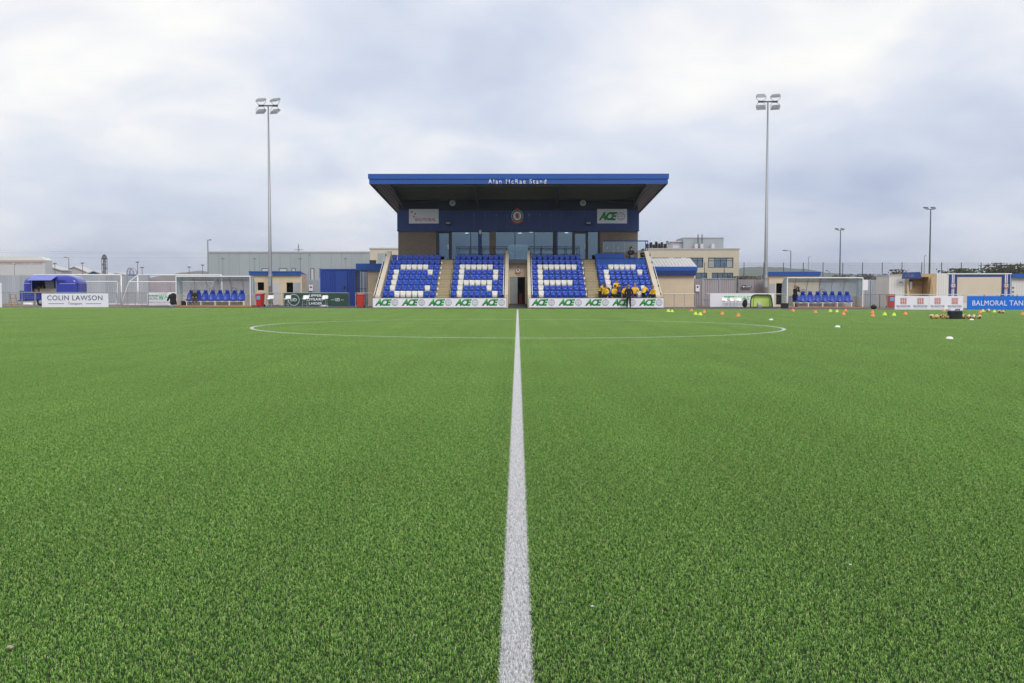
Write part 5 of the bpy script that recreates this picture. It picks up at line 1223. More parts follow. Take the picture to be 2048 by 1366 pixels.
# ================================================================== HILLS AND VEGETATION
def hill(name, pts, Y, D, mt, seed):
    r = random.Random(seed); vs = []; fs = []
    X = []
    for (a, pa), (b, pb) in zip(pts[:-1], pts[1:]):
        n = max(1, int((b-a)/8))
        for k in range(n): f = k/n; X.append((a + (b-a)*f, pa + (pb-pa)*(f*f*(3-2*f))))
    X.append(pts[-1]); k = len(X)
    for j, (dy, q) in enumerate(((-.5, 0), (-.25, .55), (0, 1), (.4, .6), (1, 0))):
        for a, p in X: vs.append((XA(a, Y), Y + dy*D, GZ - .2 + (ZA(p, Y) - GZ)*q + (r.uniform(-1, 1)*(Y/2200) if q else 0)))
    for j in range(4):
        for i in range(k-1): fs.append((j*k+i, j*k+i+1, (j+1)*k+i+1, (j+1)*k+i))
    m = MB(); m.add(vs, fs); return struct(m.build(name, mt, None, True))
hill('hills', [(240, 566), (300, 556), (330, 551), (370, 545), (400, 541), (430, 544), (520, 548), (700, 552), (900, 560)], 2200, 900, 'hill_brown', 1)
hill('hills', [(-300, 560), (-50, 556), (80, 552), (200, 556), (330, 562)], 2600, 900, 'hill_brown', 4)
hill('hills', [(1380, 560), (1470, 536), (1510, 533.5), (1560, 534), (1600, 537), (1650, 545), (1710, 549), (1800, 552), (2000, 556), (2400, 560)], 2000, 900, 'hill', 2)
hill('field_slope', [(1300, 566), (1420, 556), (1520, 552), (1640, 556), (1760, 560), (2100, 566)], 700, 300, 'land', 3)
def crown(r, n, shape, leaf, squash=1.0):
    """leaf clumps spread through a crown's volume"""
    vs = []; fs = []
    for k in range(n):
        p = shape(r); a = r.uniform(0, 2*math.pi); b = r.uniform(-.9, .9); s = leaf*r.uniform(.5, 1.3)
        u = Vector((math.cos(a), math.sin(a), b*.6)).normalized()*s; w = Vector((-math.sin(a)*.4, math.cos(a)*.4, 1)).normalized()*s*.6
        o = len(vs); P = Vector(p); vs += [P - u, P + w, P + u, P - w*.8]; fs += [(o, o+1, o+2), (o, o+2, o+3)]
    m = MB(); m.add(vs, fs); return m
def bush(label, px, top, wpx, Y, mt, seed, n=1500, group='shrubs beyond the right fence', leaf=.16, base=GZ, dens=1.0, name='shrub'):
    r = random.Random(seed); x = XA(px, Y); h = ZA(top, Y) - base; hw = wpx*Y/1991/2
    t = thing(name, label, 'tree' if name.endswith('tree') else 'shrub', (x, Y, base), 0, group)
    lobes = [(r.uniform(-.75, .75)*hw, r.uniform(-.4, .4)*hw, h*r.uniform(.45, .72), r.uniform(.28, .5)) for _ in range(9)] + [(0, 0, h*.7, .42)]
    def shape(r_):
        lx, ly, lz, q = r_.choice(lobes); a, b, c = (r_.gauss(0, .55) for _ in range(3))
        return (lx + a*hw*q, ly + b*hw*q, min(h, max(.1, lz + c*h*q*.75)))
    m = crown(r, n*3, shape, leaf*1.35); obj('crown', m.mesh('crown', mt), t)
    m = MB(); m.tube([(0, 0, -.1), (r.uniform(-.1, .1), 0, h*.3), (r.uniform(-.2, .2), 0, h*.6)], [h*.03, h*.022, h*.01], 6)
    for lx, ly, lz, q in lobes[:6]: m.tube([(0, 0, h*.25), (lx*.5, ly*.5, lz*.75), (lx, ly, lz)], [h*.014, h*.01, h*.004], 5)
    obj('trunk', m.mesh('trunk', 'bark'), t)
bush('dense dark green shrub behind the cabin with the blank board', 1925, 538.5, 96, 132, 'leaf_dark', 11, 2600)
bush('broad olive green shrub at the right edge beyond the mesh fence', 2020, 531, 110, 134, 'leaf_olive', 12, 3000)
bush('dark shrub behind the mesh fence at the very right edge', 2062, 529, 60, 140, 'leaf_dark', 17, 1800)
bush('pale brown bare shrub behind the small white cabin', 1795, 540, 40, 140, 'leaf_brown', 13, 900, leaf=.12)
bush('low brown scrub right of the distant mast', 1742, 549, 70, 160, 'leaf_brown', 14, 1200, leaf=.12)
bush('low olive scrub above the right dugout roof', 1672, 551, 46, 170, 'leaf_olive', 15, 900, leaf=.13)
bush('bare brown twiggy tree top behind the olive shrub', 1995, 527, 34, 138, 'leaf_brown', 16, 600, leaf=.09, name='bare_tree')
bush('low dark hedge clump on the field behind the gate', 1500, 553.5, 90, 150, 'leaf_olive', 18, 1500, leaf=.16)
def conifer(label, px, top, wpx, Y, seed):
    r = random.Random(seed); x = XA(px, Y); h = ZA(top, Y) - GZ; hw = wpx*Y/1991/2
    t = thing('conifer_tree', label, 'tree', (x, Y, GZ), 0, 'conifers behind the office block')
    def shape(r_):
        f = r_.random()**1.15; tier = .6 + .4*abs(math.sin(f*14)); rad = hw*(1-f)**.75*tier*math.sqrt(r_.random()); a = r_.uniform(0, 2*math.pi)
        return (rad*math.cos(a), rad*math.sin(a), h*(.12 + .88*f))
    obj('crown', crown(r, 3600, shape, .34).mesh('crown', 'leaf_conifer'), t)
    obj('trunk', MB().tube([(0, 0, 0), (0, 0, h*.97)], [h*.02, h*.004], 6).mesh('trunk', 'bark'), t)
for k, (px, top, w) in enumerate(((1294, 489, 15), (1301, 486, 13), (1307, 490, 12), (1312, 484.5, 14), (1318, 488, 12), (1323, 485.5, 13), (1329, 489, 12), (1334, 483.5, 14), (1340, 486.5, 12), (1346, 484, 14))):
    conifer('dark conifer behind the office roof, %s from the left' % ORD(k+1), px, top, w, 230 + 4*k, 30 + k)

# ================================================================== STORED GOALS
def net(t, quads, step=.16, r=.005):
    m = MB()
    for a, b, c, d in quads:                       # a-b along the top, d-c along the bottom
        a, b, c, d = map(Vector, (a, b, c, d)); n = max(2, int((b-a).length/step)); k = max(2, int((d-a).length/step))
        for i in range(n+1): f = i/n; m.tube([a.lerp(b, f), d.lerp(c, f)], r, 3, cap=False)
        for j in range(k+1): f = j/k; m.tube([a.lerp(d, f), b.lerp(c, f)], r, 3, cap=False)
    struct(m.build('net', 'board_white', t), 'stuff')
def goal(label, pa, pb, bar_py, Yf, ra, rb, rear_py, Yr, base_px):
    xa, xb = XA(pa, Yf), XA(pb, Yf); g = gz(xa); zt = ZA(bar_py, Yf)
    t = thing('football_goal', label, 'goal', (xa, Yf, g), 0, 'stored football goals')
    MB().tube([(xa, Yf, zt), (xb, Yf, zt)], .06, 10).build('crossbar', 'white_paint', t, True)
    for x in (xa, xb): MB().tube([(x, Yf, g), (x, Yf, zt - .05)], .06, 10).build('post', 'white_paint', t, True)
    XR0, XR1 = XA(ra, Yr), XA(rb, Yr); zr_ = ZA(rear_py, Yr); bx = XA(base_px, Yr) - XR0
    MB().tube([(XR0, Yr, zr_), (XR1, Yr, zr_)], .04, 8).build('rear_bar', 'white_paint', t)
    MB().tube([(XR0 + bx, Yr - .2, g + .08), (XR1 + bx, Yr - .2, g + .08)], .05, 8).build('ground_bar', 'white_paint', t)
    for X, Xf in ((XR0, xa), (XR1, xb)):
        MB().tube([(X, Yr, zr_), (X + bx, Yr - .2, g + .08)], .035, 8).build('stanchion', 'white_paint', t)
        MB().tube([(Xf, Yf, zt), (X, Yr, zr_)], .03, 8).build('top_stay', 'white_paint', t)
        MB().tube([(Xf, Yf, g + .08), (X + bx, Yr - .2, g + .08)], .05, 8).build('side_bar', 'white_paint', t)
    net(t, [((XR0, Yr, zr_), (XR1, Yr, zr_), (XR1 + bx, Yr - .2, g + .08), (XR0 + bx, Yr - .2, g + .08))])
goal('white full size goal stored behind the blue trailer', 68, 243, 549.6, 86.5, 76, 236, 563, 88.2, 74)
goal('white full size goal stored between the trailer and the left dugout', 276, 444, 550, 89.2, 258.5, 427, 563.5, 87.2, 243.5)

# ================================================================== CATERING TRAILER
Y = 82.6; xa, xb = XA(45, Y), XA(154.5, Y); g = gz(xa); zb, zs, zt = ZA(599, Y), ZA(566.5, Y), ZA(549.3, Y); D = 2.1
t = thing('catering_trailer', 'rounded royal blue catering trailer with open serving hatch, far left', 'trailer', ((xa+xb)/2, Y, g)); off = wloc(t)
secs = []
def rr_sec(i, j, z, r=.30):
    return [(p[0], p[1], z) for p in rrect(xa + i, xb - i, Y + j, Y + D - j, r, 4)]
for z in (zb, zb + .3, zs): secs.append(rr_sec(0, 0, z))
for k in range(1, 8):
    a = math.pi/2*k/8; secs.append(rr_sec(1.15*(1-math.cos(a)), .62*(1-math.cos(a)), zs + (zt-zs)*math.sin(a)))
secs.append(rr_sec(1.15, .62, zt))
m = MB(); m.loft(secs); me = m.mesh('body', 'trailer_blue', off)
hx0, hx1, hz0, hz1 = XA(63.8, Y), XA(112.3, Y), ZA(585, Y), ZA(561, Y)
me = cut(me, [(hx0, hx1, Y - .5, Y + 1.4, hz0, hz1)], off); me.polygons.foreach_set('use_smooth', [abs(p.normal.z) > .02 and p.normal.z < .999 for p in me.polygons]); obj('body', me, t)
MB().box(hx0 + .005, hx1 - .005, Y + 1.36, Y + 1.395, hz0 + .004, hz1 - .004).build('back_lining', 'room_dark', t)
MB().box(hx0 - .02, hx1 + .02, Y - .22, Y + .35, hz0 - .03, hz0 + .015).build('counter', 'wood_counter', t)
MB().box(hx0 + .55, hx1 - .02, Y + .2, Y + .25, hz0 + .02, hz0 + .32).build('counter_front', 'wood_counter', t)
for x in (hx0 - .02, hx1): MB().box(x, x + .03, Y - .02, Y + .02, hz0, hz1).build('hatch_trim', 'alu', t)
m = MB(); fx0, fx1 = XA(54, Y - .9), XA(103, Y - .9)
m.hexa([(hx0 - .05, Y + .18, ZA(552, Y)), (hx1 + .05, Y + .18, ZA(552, Y)), (fx1, Y - .9, ZA(561, Y - .9)), (fx0, Y - .9, ZA(561, Y - .9)), (hx0 - .05, Y + .18, ZA(551, Y)), (hx1 + .05, Y + .18, ZA(551, Y)), (fx1, Y - .9, ZA(560, Y - .9)), (fx0, Y - .9, ZA(560, Y - .9))]); m.build('hatch_flap', 'trailer_awning', t)
for x0, x1, mt in ((hx0 + .05, hx0 + .35, 'ply'), (hx0 + .58, hx0 + .85, 'board_white'), (hx1 - .12, hx1 - .03, 'board_white')):
    obj('carton', bevel(MB().box(x0, x1, Y + .3, Y + .5, hz0 + .02, hz0 + .30).mesh('carton', mt, off), .02), t)
MB().hexa([(hx0 + .7, Y + 1.0, hz0 + .3), (hx0 + 1.4, Y + 1.0, hz0 + .3), (hx0 + 1.4, Y + 1.1, hz0 + .3), (hx0 + .7, Y + 1.1, hz0 + .3), (hx0 + .62, Y + 1.0, hz1 - .04), (hx0 + 1.38, Y + 1.0, hz1 - .04), (hx0 + 1.38, Y + 1.1, hz1 - .04), (hx0 + .62, Y + 1.1, hz1 - .04)]).build('curtain', 'white_cloth', t)
for k in range(6): MB().lathe([(.04, 0), (.045, .16), (.02, .2), (.02, .26)], (hx0 + .12 + k*.10, Y + .55, hz0 + .3), 8).build('bottle', ('deep_green', 'black', 'bin_red')[k % 3], t)
MB().box(xa + .02, XA(62, Y), Y - .012, Y - .001, ZA(567.3, Y), ZA(566.2, Y)).build('trim_strip', 'alu', t)
MB().box(XA(119.5, Y), xb - .1, Y - .012, Y - .001, ZA(567.8, Y), ZA(566.7, Y)).build('trim_strip', 'alu', t)
m = MB().box(XA(138, Y), XA(153, Y), Y - .02, Y - .002, zb + .05, zb + .35); 
MB().box(XA(35.5, Y), xa - .02, Y + .3, Y + 1.6, g + .5, ZA(581.5, Y)).build('drawbar_box', 'trailer_blue', t)
m = MB(); m.tube([(xa + .2, Y + 1.0, g + .45), (XA(24, Y), Y + 1.0, g + .42)], .06, 6); m.build('drawbar', 'steel_dark', t)
MB().box(xa + .1, xb - .1, Y + .15, Y + D - .15, zb - .12, zb + .02).build('chassis', 'steel_dark', t)
for px in (80, 104):
    x = XA(px, Y); w = MB(); 
    pr = [(.16, 0), (.31, .01), (.34, .05), (.34, .17), (.31, .21), (.16, .22)]
    vs = []; n = 20
    w = thing('tmp', 'x', 'x') if False else None
    m = MB(); N_ = 20
    for r_, d in pr:
        for k in range(N_): a = 2*math.pi*k/N_; vs.append((x + r_*math.cos(a), Y + .02 + d, g + .34 + r_*math.sin(a)))
    fs = [(i*N_+k, i*N_+(k+1) % N_, (i+1)*N_+(k+1) % N_, (i+1)*N_+k) for i in range(len(pr)-1) for k in range(N_)]
    m.add(vs, fs); wl = m.build('wheel', 'tyre', t, True)
    MB().disc(x, g + .34, .17, Y + .05, .02, 18).build('rim', 'alu', wl)
    m = MB(); pts = [(x + .42*math.cos(math.pi*k/10), Y + .06, g + .36 + .40*math.sin(math.pi*k/10)) for k in range(11)]
    m.tube(pts, .05, 6); m.build('mudguard', 'alu', t)
for px, s_ in ((53, .5), (59, .45)):
    x = XA(px, Y - .5); b = thing('gas_bottle', 'small white gas bottle lying under the trailer, %s one' % ('left' if px == 53 else 'right'), 'gas bottle', (x, Y - .5, gz(x)))
    m = MB(); m.tube([(x - .28, Y - .5, gz(x) + .15), (x - .24, Y - .5, gz(x) + .15), (x + .24, Y - .5, gz(x) + .15), (x + .28, Y - .5, gz(x) + .15)], [.06, .14, .14, .06], 10); m.build('tank', 'white_paint', b, True); MB().tube([(x - .34, Y - .5, gz(x) + .15), (x - .27, Y - .5, gz(x) + .15)], .04, 6).build('valve', 'alu', b)
x = XA(25.5, 80); b = thing('folding_trestle', 'rusty brown folding trestle left of the trailer', 'trestle', (x, 80, gz(x)))
for s_ in (-1, 1):
    for q in (-.28, .28): MB().tube([(x + q, 80 + s_*.3, gz(x)), (x + q*.7, 80, gz(x) + .95)], .03, 6).build('leg', 'timber_ochre', b)
for z in (.3, .6, .93): MB().box(x - .25, x + .25, 79.98, 80.02, gz(x) + z, gz(x) + z + .05).build('rung', 'timber_ochre', b)

# ================================================================== BINS, CHAIRS, BAGS
def wheelie_bin(label, px, base_py, sticker):
    p = GP(px, base_py); w = .27
    t = thing('wheelie_bin', label, 'bin', p, rnd.uniform(-.2, .1), 'red wheelie bins')
    m = MB(); m.hexa([(-w*.82, -.27, .04), (w*.82, -.27, .04), (w*.82, .27, .08), (-w*.82, .27, .08), (-w, -.33, .98), (w, -.33, .98), (w, .33, .98), (-w, .33, .98)])
    obj('body', bevel(m.mesh('body', 'bin_red'), .03, 2), t)
    m = MB(); m.hexa([(-w-.03, -.37, .98), (w+.03, -.37, .98), (w+.03, .36, .98), (-w-.03, .36, .98), (-w, -.34, 1.03), (w, -.34, 1.03), (w, .34, 1.10), (-w, .34, 1.10)])
    obj('lid', bevel(m.mesh('lid', 'bin_red'), .02, 1), t)
    for s_ in (-1, 1):
        m = MB(); m.tube([(s_*w*.75, .30, .10), (s_*w*.98, .30, .10)], .10, 12); obj('wheel', m.mesh('wheel', 'tyre'), t)
    m = MB(); m.tube([(-w*.8, .38, 1.02), (w*.8, .38, 1.02)], .018, 6); obj('handle', m.mesh('handle', 'black'), t)
    if sticker: obj('sticker', MB().box(-.14, .16, -.345, -.325, .58, .88).mesh('sticker', 'sticker_blue'), t)
wheelie_bin('red wheelie bin with blue sticker beside the left dugout', 520.3, 613.4, True)
wheelie_bin('red wheelie bin against the left end of the stand hoarding', 721.3, 615.2, False)
wheelie_bin('red wheelie bin with blue sticker right of the leaning white board', 1781, 616.2, True)
def shell_chair(label, p, rz, h, grp):
    t = thing('shell_chair', label, 'chair', p, rz, grp)
    m = MB(); secs = []
    for y, z, hw in ((-.22, h + .02, .17), (-.24, h + .0, .22), (-.08, h - .02, .24), (.10, h, .25), (.19, h + .10, .26), (.23, h + .24, .26), (.25, h + .32, .22)):
        c = .07; f = [(-hw, c), (-hw*.6, .01), (0, 0), (hw*.6, .01), (hw, c)]
        up = y < .12; secs.append([(u, y - (0 if up else d), z + (d if up else 0)) for u, d in f] + [(u, y - (0 if up else d) + (0 if up else .02), z + (d if up else 0) - (.02 if up else 0)) for u, d in reversed(f)])
    m.loft(secs); me = m.mesh('shell', 'white_paint', smooth=True); obj('shell', me, t)
    for sx in (-1, 1):
        for sy in (-1, 1):
            m = MB(); m.tube([(sx*.15, sy*.13, h - .01), (sx*.21, sy*.20, 0)], .012, 6); obj('leg', m.mesh('leg', 'alu'), t)
    m = MB()
    for a, b in (((-.19, -.175), (.19, -.175)), ((-.19, .175), (.19, .175)), ((-.19, -.175), (-.19, .175)), ((.19, -.175), (.19, .175))): m.tube([(*a, h*.35), (*b, h*.35)], .009, 5)
    obj('foot_ring', m.mesh('foot_ring', 'alu'), t)
for k, (px, lab) in enumerate(((540, 'before the kiosk, beside the left red bin'), (574.5, 'before the left end of the dark green hoarding'), (611, 'before the middle of the dark green hoarding'), (649, 'before the lettering end of the dark green hoarding'))):
    shell_chair('tall white shell stool %s' % lab, GP(px, 613.9), rnd.uniform(-.5, .5), .62, 'white stools on the left')
for k, px in enumerate((1450, 1464.5, 1478.5)):
    shell_chair('white shell chair before the right hoarding, %s of three' % ('leftmost', 'middle', 'rightmost')[k], GP(px, 614.6), R(200) if False else rnd.uniform(-.3, .3), .50, 'white chairs on the right')
def lump(mt, hx, hy, hz, seed, n=14, rough=.16, flat=True):
    r = random.Random(seed); m = MB(); rows = 9; vs = []; fs = []
    ph = [r.uniform(0, 6.28) for _ in range(8)]
    for i in range(rows):
        a = math.pi*i/(rows-1)
        for k in range(n):
            b = 2*math.pi*k/n; q = 1 + rough*(math.sin(3*b + ph[0] + i*.7) + .6*math.sin(5*b + ph[1] - i)) * math.sin(a)
            z = hz*(1 + math.cos(a))/2
            vs.append((hx*q*math.sin(a)**.6*math.cos(b), hy*q*math.sin(a)**.6*math.sin(b), z))
    for i in range(rows-1):
        for k in range(n): fs.append((i*n+k, i*n+(k+1) % n, (i+1)*n+(k+1) % n, (i+1)*n+k))
    m.add(vs, fs); return m
def bag(label, p, hx, hy, hz, mt, seed, handle=True, cat='bag', name='kit_bag'):
    t = thing(name, label, cat, p); obj('body', lump(mt, hx, hy, hz, seed).mesh('body', mt, smooth=True), t)
    if handle:
        m = MB(); m.tube([(-hx*.5, 0, hz*.9), (-hx*.3, 0, hz*1.15), (hx*.3, 0, hz*1.15), (hx*.5, 0, hz*.9)], .018, 6); obj('strap', m.mesh('strap', 'black'), t)
        m = MB(); m.box(-hx*.6, hx*.6, -hy*1.02, -hy*.95, hz*.35, hz*.55); obj('pocket', m.mesh('pocket', mt), t)
bag('black holdall at the right end inside the right dugout', GP(1717, 613.5), .34, .22, .36, 'black_cloth', 1)
bag('black kit bag on the tarmac right of the right dugout', GP(1747, 618.2), .22, .2, .30, 'black_cloth', 2)
bag('tall black rucksack right of the three white chairs', GP(1490, 615), .20, .16, .68, 'black_cloth', 3)
def crate(label, px0, px1, top, base, mt='black'):
    p = GP((px0+px1)/2, base); Y = p.y; hw = (XA(px1, Y) - XA(px0, Y))/2; h = (base - top)*Y/1991
    t = thing('storage_crate', label, 'crate', p)
    m = MB(); m.hexa([(-hw*.9, -.18, 0), (hw*.9, -.18, 0), (hw*.9, .18, 0), (-hw*.9, .18, 0), (-hw, -.21, h), (hw, -.21, h), (hw, .21, h), (-hw, .21, h)])
    me = m.mesh('tub', mt); me = cut(me, [(-hw*.92, hw*.92, -.17, .17, .03, h + .1)]); obj('tub', me, t)
    m = MB(); 
    for y in (-.225, .195): m.box(-hw - .02, hw + .02, y, y + .03, h - .04, h + .005)
    for x in (-hw - .02, hw - .01): m.box(x, x + .03, -.195, .195, h - .041, h + .004)
    obj('rim', m.mesh('rim', mt), t)
crate('low black plastic crate in front of the left dugout seats', 360, 377, 602, 612.6)
crate('open black plastic crate left of the right dugout', 1562, 1576, 606.5, 616.4)
# black coat hung over a stand beside the left dugout
p = GP(346, 613.4); t = thing('coat_stand', 'black coat hung over a low stand beside the left dugout', 'coat', p)
m = MB(); secs = []
for z, hx, hy, ox in ((.15, .24, .14, .05), (.35, .27, .16, .04), (.6, .24, .15, .02), (.8, .26, .16, 0), (.95, .25, .15, .02), (1.05, .16, .12, .05), (1.1, .06, .06, .05)):
    secs.append([(ox + hx*math.cos(a)*(1 + .12*math.sin(3*a + z*9)), hy*math.sin(a)*(1 + .15*math.sin(4*a + z*7)), z) for a in [2*math.pi*k/16 for k in range(16)]])
m.loft(secs); obj('coat', m.mesh('coat', 'black_cloth', smooth=True), t)
m = MB(); m.tube([(-.18, 0, .95), (-.33, -.03, .70), (-.42, -.05, .45)], [.10, .085, .07], 8); obj('sleeve', m.mesh('sleeve', 'black_cloth', smooth=True), t)
m = MB(); m.tube([(0.05, 0, 0), (0.05, 0, 1.0)], .025, 6); m.tube([(-.15, -.1, .01), (.25, .1, .01)], .02, 6); m.tube([(-.15, .1, .012), (.25, -.1, .012)], .02, 6); obj('stand', m.mesh('stand', 'galv'), t)
# pop-up goal and trolley wheel
Y = 84.0; xa, xb = XA(1501, Y), XA(1545.5, Y); g = gz(xa); zt = ZA(589.5, Y); hw = (xb-xa)/2; h = zt - g
t = thing('popup_goal', 'lime green pop-up training goal with black edges', 'goal', ((xa+xb)/2, Y, g))
fr_ = [(-hw, 0), (-hw*.97, h*.6), (-hw*.82, h*.93), (-hw*.6, h), (hw*.6, h), (hw*.82, h*.95), (hw*.93, h*.6), (hw, 0)]
m = MB(); m.tube([(u, 0, w) for u, w in fr_], .045, 8); obj('frame', m.mesh('frame', 'black', smooth=True), t)
m = MB(); k = len(fr_); bk = [(u*.9, .22, w*.88) for u, w in fr_]
m.add([(u, 0, w) for u, w in fr_] + bk, [(i, i+1, i+1+k, i+k) for i in range(k-1)] + [tuple(range(k, 2*k))]); obj('fabric', m.mesh('fabric', 'popgoal_lime'), t)
m = MB().box(-hw, hw, -.03, .03, 0, .06); obj('base_band', m.mesh('base_band', 'black'), t)
for s_ in (-.72, .72): m = MB(); m.tube([(hw*s_, -.01, .06), (hw*s_, -.01, h*.8)], .015, 5); obj('seam', m.mesh('seam', 'black'), t)
p = GP(1518, 615.5); t = thing('line_marker', 'grey domed plastic drum standing before the lime pop-up goal', 'drum', p)
m = MB(); m.lathe([(.17, 0), (.19, .1), (.18, .3), (.14, .42), (.05, .47)], n=16); obj('drum', m.mesh('drum', 'shed_far', smooth=True), t); m = MB(); m.lathe([(.195, .14), (.195, .18)], n=16); obj('band', m.mesh('band', 'grey_ink'), t)
# traffic cone and leaning board on the right
p = GP(1763, 613); t = thing('traffic_cone', 'orange and white traffic cone before the grey fence', 'traffic cone', p)
obj('base', MB().box(-.19, .19, -.19, .19, 0, .04).mesh('base', 'cone_orange'), t); m = MB(); m.lathe([(.14, .04), (.115, .18)], n=14); obj('lower_band', m.mesh('lower_band', 'cone_orange'), t)
m = MB(); m.lathe([(.113, .182), (.065, .46)], n=14); obj('sleeve', m.mesh('sleeve', 'white_paint'), t); m = MB(); m.lathe([(.063, .462), (.04, .58)], n=14); obj('tip', m.mesh('tip', 'cone_orange'), t)
p = GP(1772, 612); t = thing('leaning_board', 'white A-board leaning beside the red bin on the right', 'board', p)
m = MB(); m.hexa([(-.28, -.1, 0), (.2, -.1, 0), (.2, -.06, 0), (-.28, -.06, 0), (-.42, .22, 1.05), (.2, .22, 1.05), (.2, .26, 1.05), (-.42, .26, 1.05)]); obj('panel', m.mesh('panel', 'white_paint'), t)
m = MB(); m.hexa([(-.30, -.11, 0), (-.28, -.11, 0), (-.28, -.05, 0), (-.30, -.05, 0), (-.44, .21, 1.05), (-.42, .21, 1.05), (-.42, .27, 1.05), (-.44, .27, 1.05)]); obj('edge', m.mesh('edge', 'steel_dark'), t)
m = MB().box(-.36, .3, .2, .28, 1.05, 1.16); obj('cap', m.mesh('cap', 'cont_blue'), t)
# white cloth on the ground
p = GP(648.5, 614.3); tag(obj('crumpled_cloth', lump('white_cloth', .30, .16, .16, 9, rough=.3).mesh('cloth', 'white_cloth', smooth=True), None, p), 'crumpled white cloth on the tarmac under the right white stool', 'cloth')
# technical area marks painted on the tarmac
for a, b in ((300, 322), (508, 514), (1554, 1564), (1760, 1775)):
    p, q = GP(a, 617.0), GP(b, 616.2); mm = MB(); d = .05
    mm.add([(p.x, p.y, gz(p.x) + .0), (q.x, q.y, gz(q.x)), (q.x + .1, q.y + .05, gz(q.x)), (p.x + .1, p.y + .05, gz(p.x))], [(0, 1, 2, 3)])
    o = mm.build('painted_mark', 'white_paint'); o.location.z = -.003; struct(o)

# ================================================================== TRAINING GEAR ON THE PITCH
def cone_mesh(mt):
    m = MB(); m.lathe([(.135, .0), (.13, .012), (.11, .02), (.062, .13), (.05, .155), (.035, .16)], n=18); return m.mesh('cone', mt, smooth=True)
cm = {'orange': cone_mesh('cone_orange'), 'lime': cone_mesh('cone_lime')}
m = MB(); m.lathe([(.10, 0), (.098, .01), (.075, .045), (.045, .062), (.025, .062), (.022, .05)], n=20); disc_me = m.mesh('marker', 'disc_white', smooth=True)
cones = {'orange': [(1382.7, 623), (1408.5, 625.8), (1444.2, 629.3), (1476.4, 633), (1586, 623), (1630.7, 626), (1691.3, 623.2), (1687.2, 630), (1744.7, 626), (1745.6, 633.3), (1810.9, 629.6), (1887.8, 623), (1959.8, 626.3), (2045, 630)],
         'lime': [(1336.5, 624), (1344, 624.5), (1391, 630), (1400.5, 631), (1660.6, 623.8), (1673.8, 624.7), (1769.3, 631), (1787.8, 631.7), (1965.7, 623.8), (1988.6, 624.9)],
         'white': [(1542, 640.8), (1675, 655.2), (1898.9, 678.8), (1943, 640.8)]}
for c, pts in cones.items():
    for k, (px, py) in enumerate(sorted(pts)):
        p = GP(px, py); p.z += .012
        lab = ('small flat white marker disc on the turf, %s white one from the left' if c == 'white' else c + ' training cone on the turf, %s ' + c + ' one from the left') % ORD(k+1)
        o = tag(obj('marker_disc' if c == 'white' else 'training_cone', disc_me if c == 'white' else cm[c], None, p, rnd.uniform(0, 3)), lab, 'marker' if c == 'white' else 'cone', c + ' pitch markers')
bm = bmesh.new(); bmesh.ops.create_icosphere(bm, subdivisions=3, radius=.11); ball_me = bpy.data.meshes.new('ball'); bm.to_mesh(ball_me); bm.free()
ball_me.materials.append(MATS['ball_panels']); ball_me.polygons.foreach_set('use_smooth', [True]*len(ball_me.polygons))
balls = [(1865.4, 638.3), (1875.5, 638.4), (1886.2, 638.5), (1895.8, 638.4), (1929, 638.5), (1939.5, 638.6), (1949, 638.5), (1960, 638.4), (1978, 624.6), (2000.5, 627.4), (2006.5, 627.6)]
for k, (px, py) in enumerate(balls):
    p = GP(px, py); p.z += .118; p.y += .1
    if k < 4: lab = 'gold and maroon football in the row left of the cool box, %s from the left' % ORD(k+1)
    elif k < 8: lab = 'gold and maroon football in the row right of the cool box, %s from the left' % ORD(k-3)
    else: lab = 'gold and maroon football before the blue hoarding, %s of three from the left' % ORD(k-7)
    o = tag(obj('football', ball_me, None, p), lab, 'football', 'gold footballs'); o.rotation_euler = (rnd.uniform(0, 6), rnd.uniform(0, 6), rnd.uniform(0, 6))
p = GP(1913.2, 638.6); t = thing('cool_box', 'dark cool box with white lid and handle amid the footballs', 'cool box', p + Vector((0, .2, .01)), R(4))
m = MB(); m.hexa([(-.26, -.18, 0), (.26, -.18, 0), (.26, .18, 0), (-.26, .18, 0), (-.29, -.20, .36), (.29, -.20, .36), (.29, .20, .36), (-.29, .20, .36)]); obj('body', bevel(m.mesh('body', 'black'), .025, 2), t)
obj('blue_band', MB().box(-.293, .293, -.203, .203, .361, .385).mesh('blue_band', 'sky_board'), t)
obj('lid', bevel(MB().box(-.30, .30, -.21, .21, .386, .47).mesh('lid', 'white_paint'), .02, 2), t)
m = MB(); m.tube([(-.1, -.215, .40), (-.1, -.25, .46), (.1, -.25, .46), (.1, -.215, .40)], .016, 6); obj('handle', m.mesh('handle', 'black'), t)
obj('latch', MB().box(-.03, .03, -.225, -.2, .28, .38).mesh('latch', 'black'), t)
# litter on the turf
for k, (px, py, s_) in enumerate(((20, 1310, .011), (240, 987, .007), (1184, 1225, .006), (1700, 1140, .006))):
    p = GP(px, py); p.z += .022
    tag(obj('scrap', lump('white_cloth', s_, s_*.7, s_*.9, 20 + k, rough=.3).mesh('scrap', 'wood_counter' if k == 0 else 'white_cloth', smooth=True), None, p), 'tiny pale scrap lying on the near turf, %s from the left' % ORD(k+1), 'litter', 'scraps on the turf')

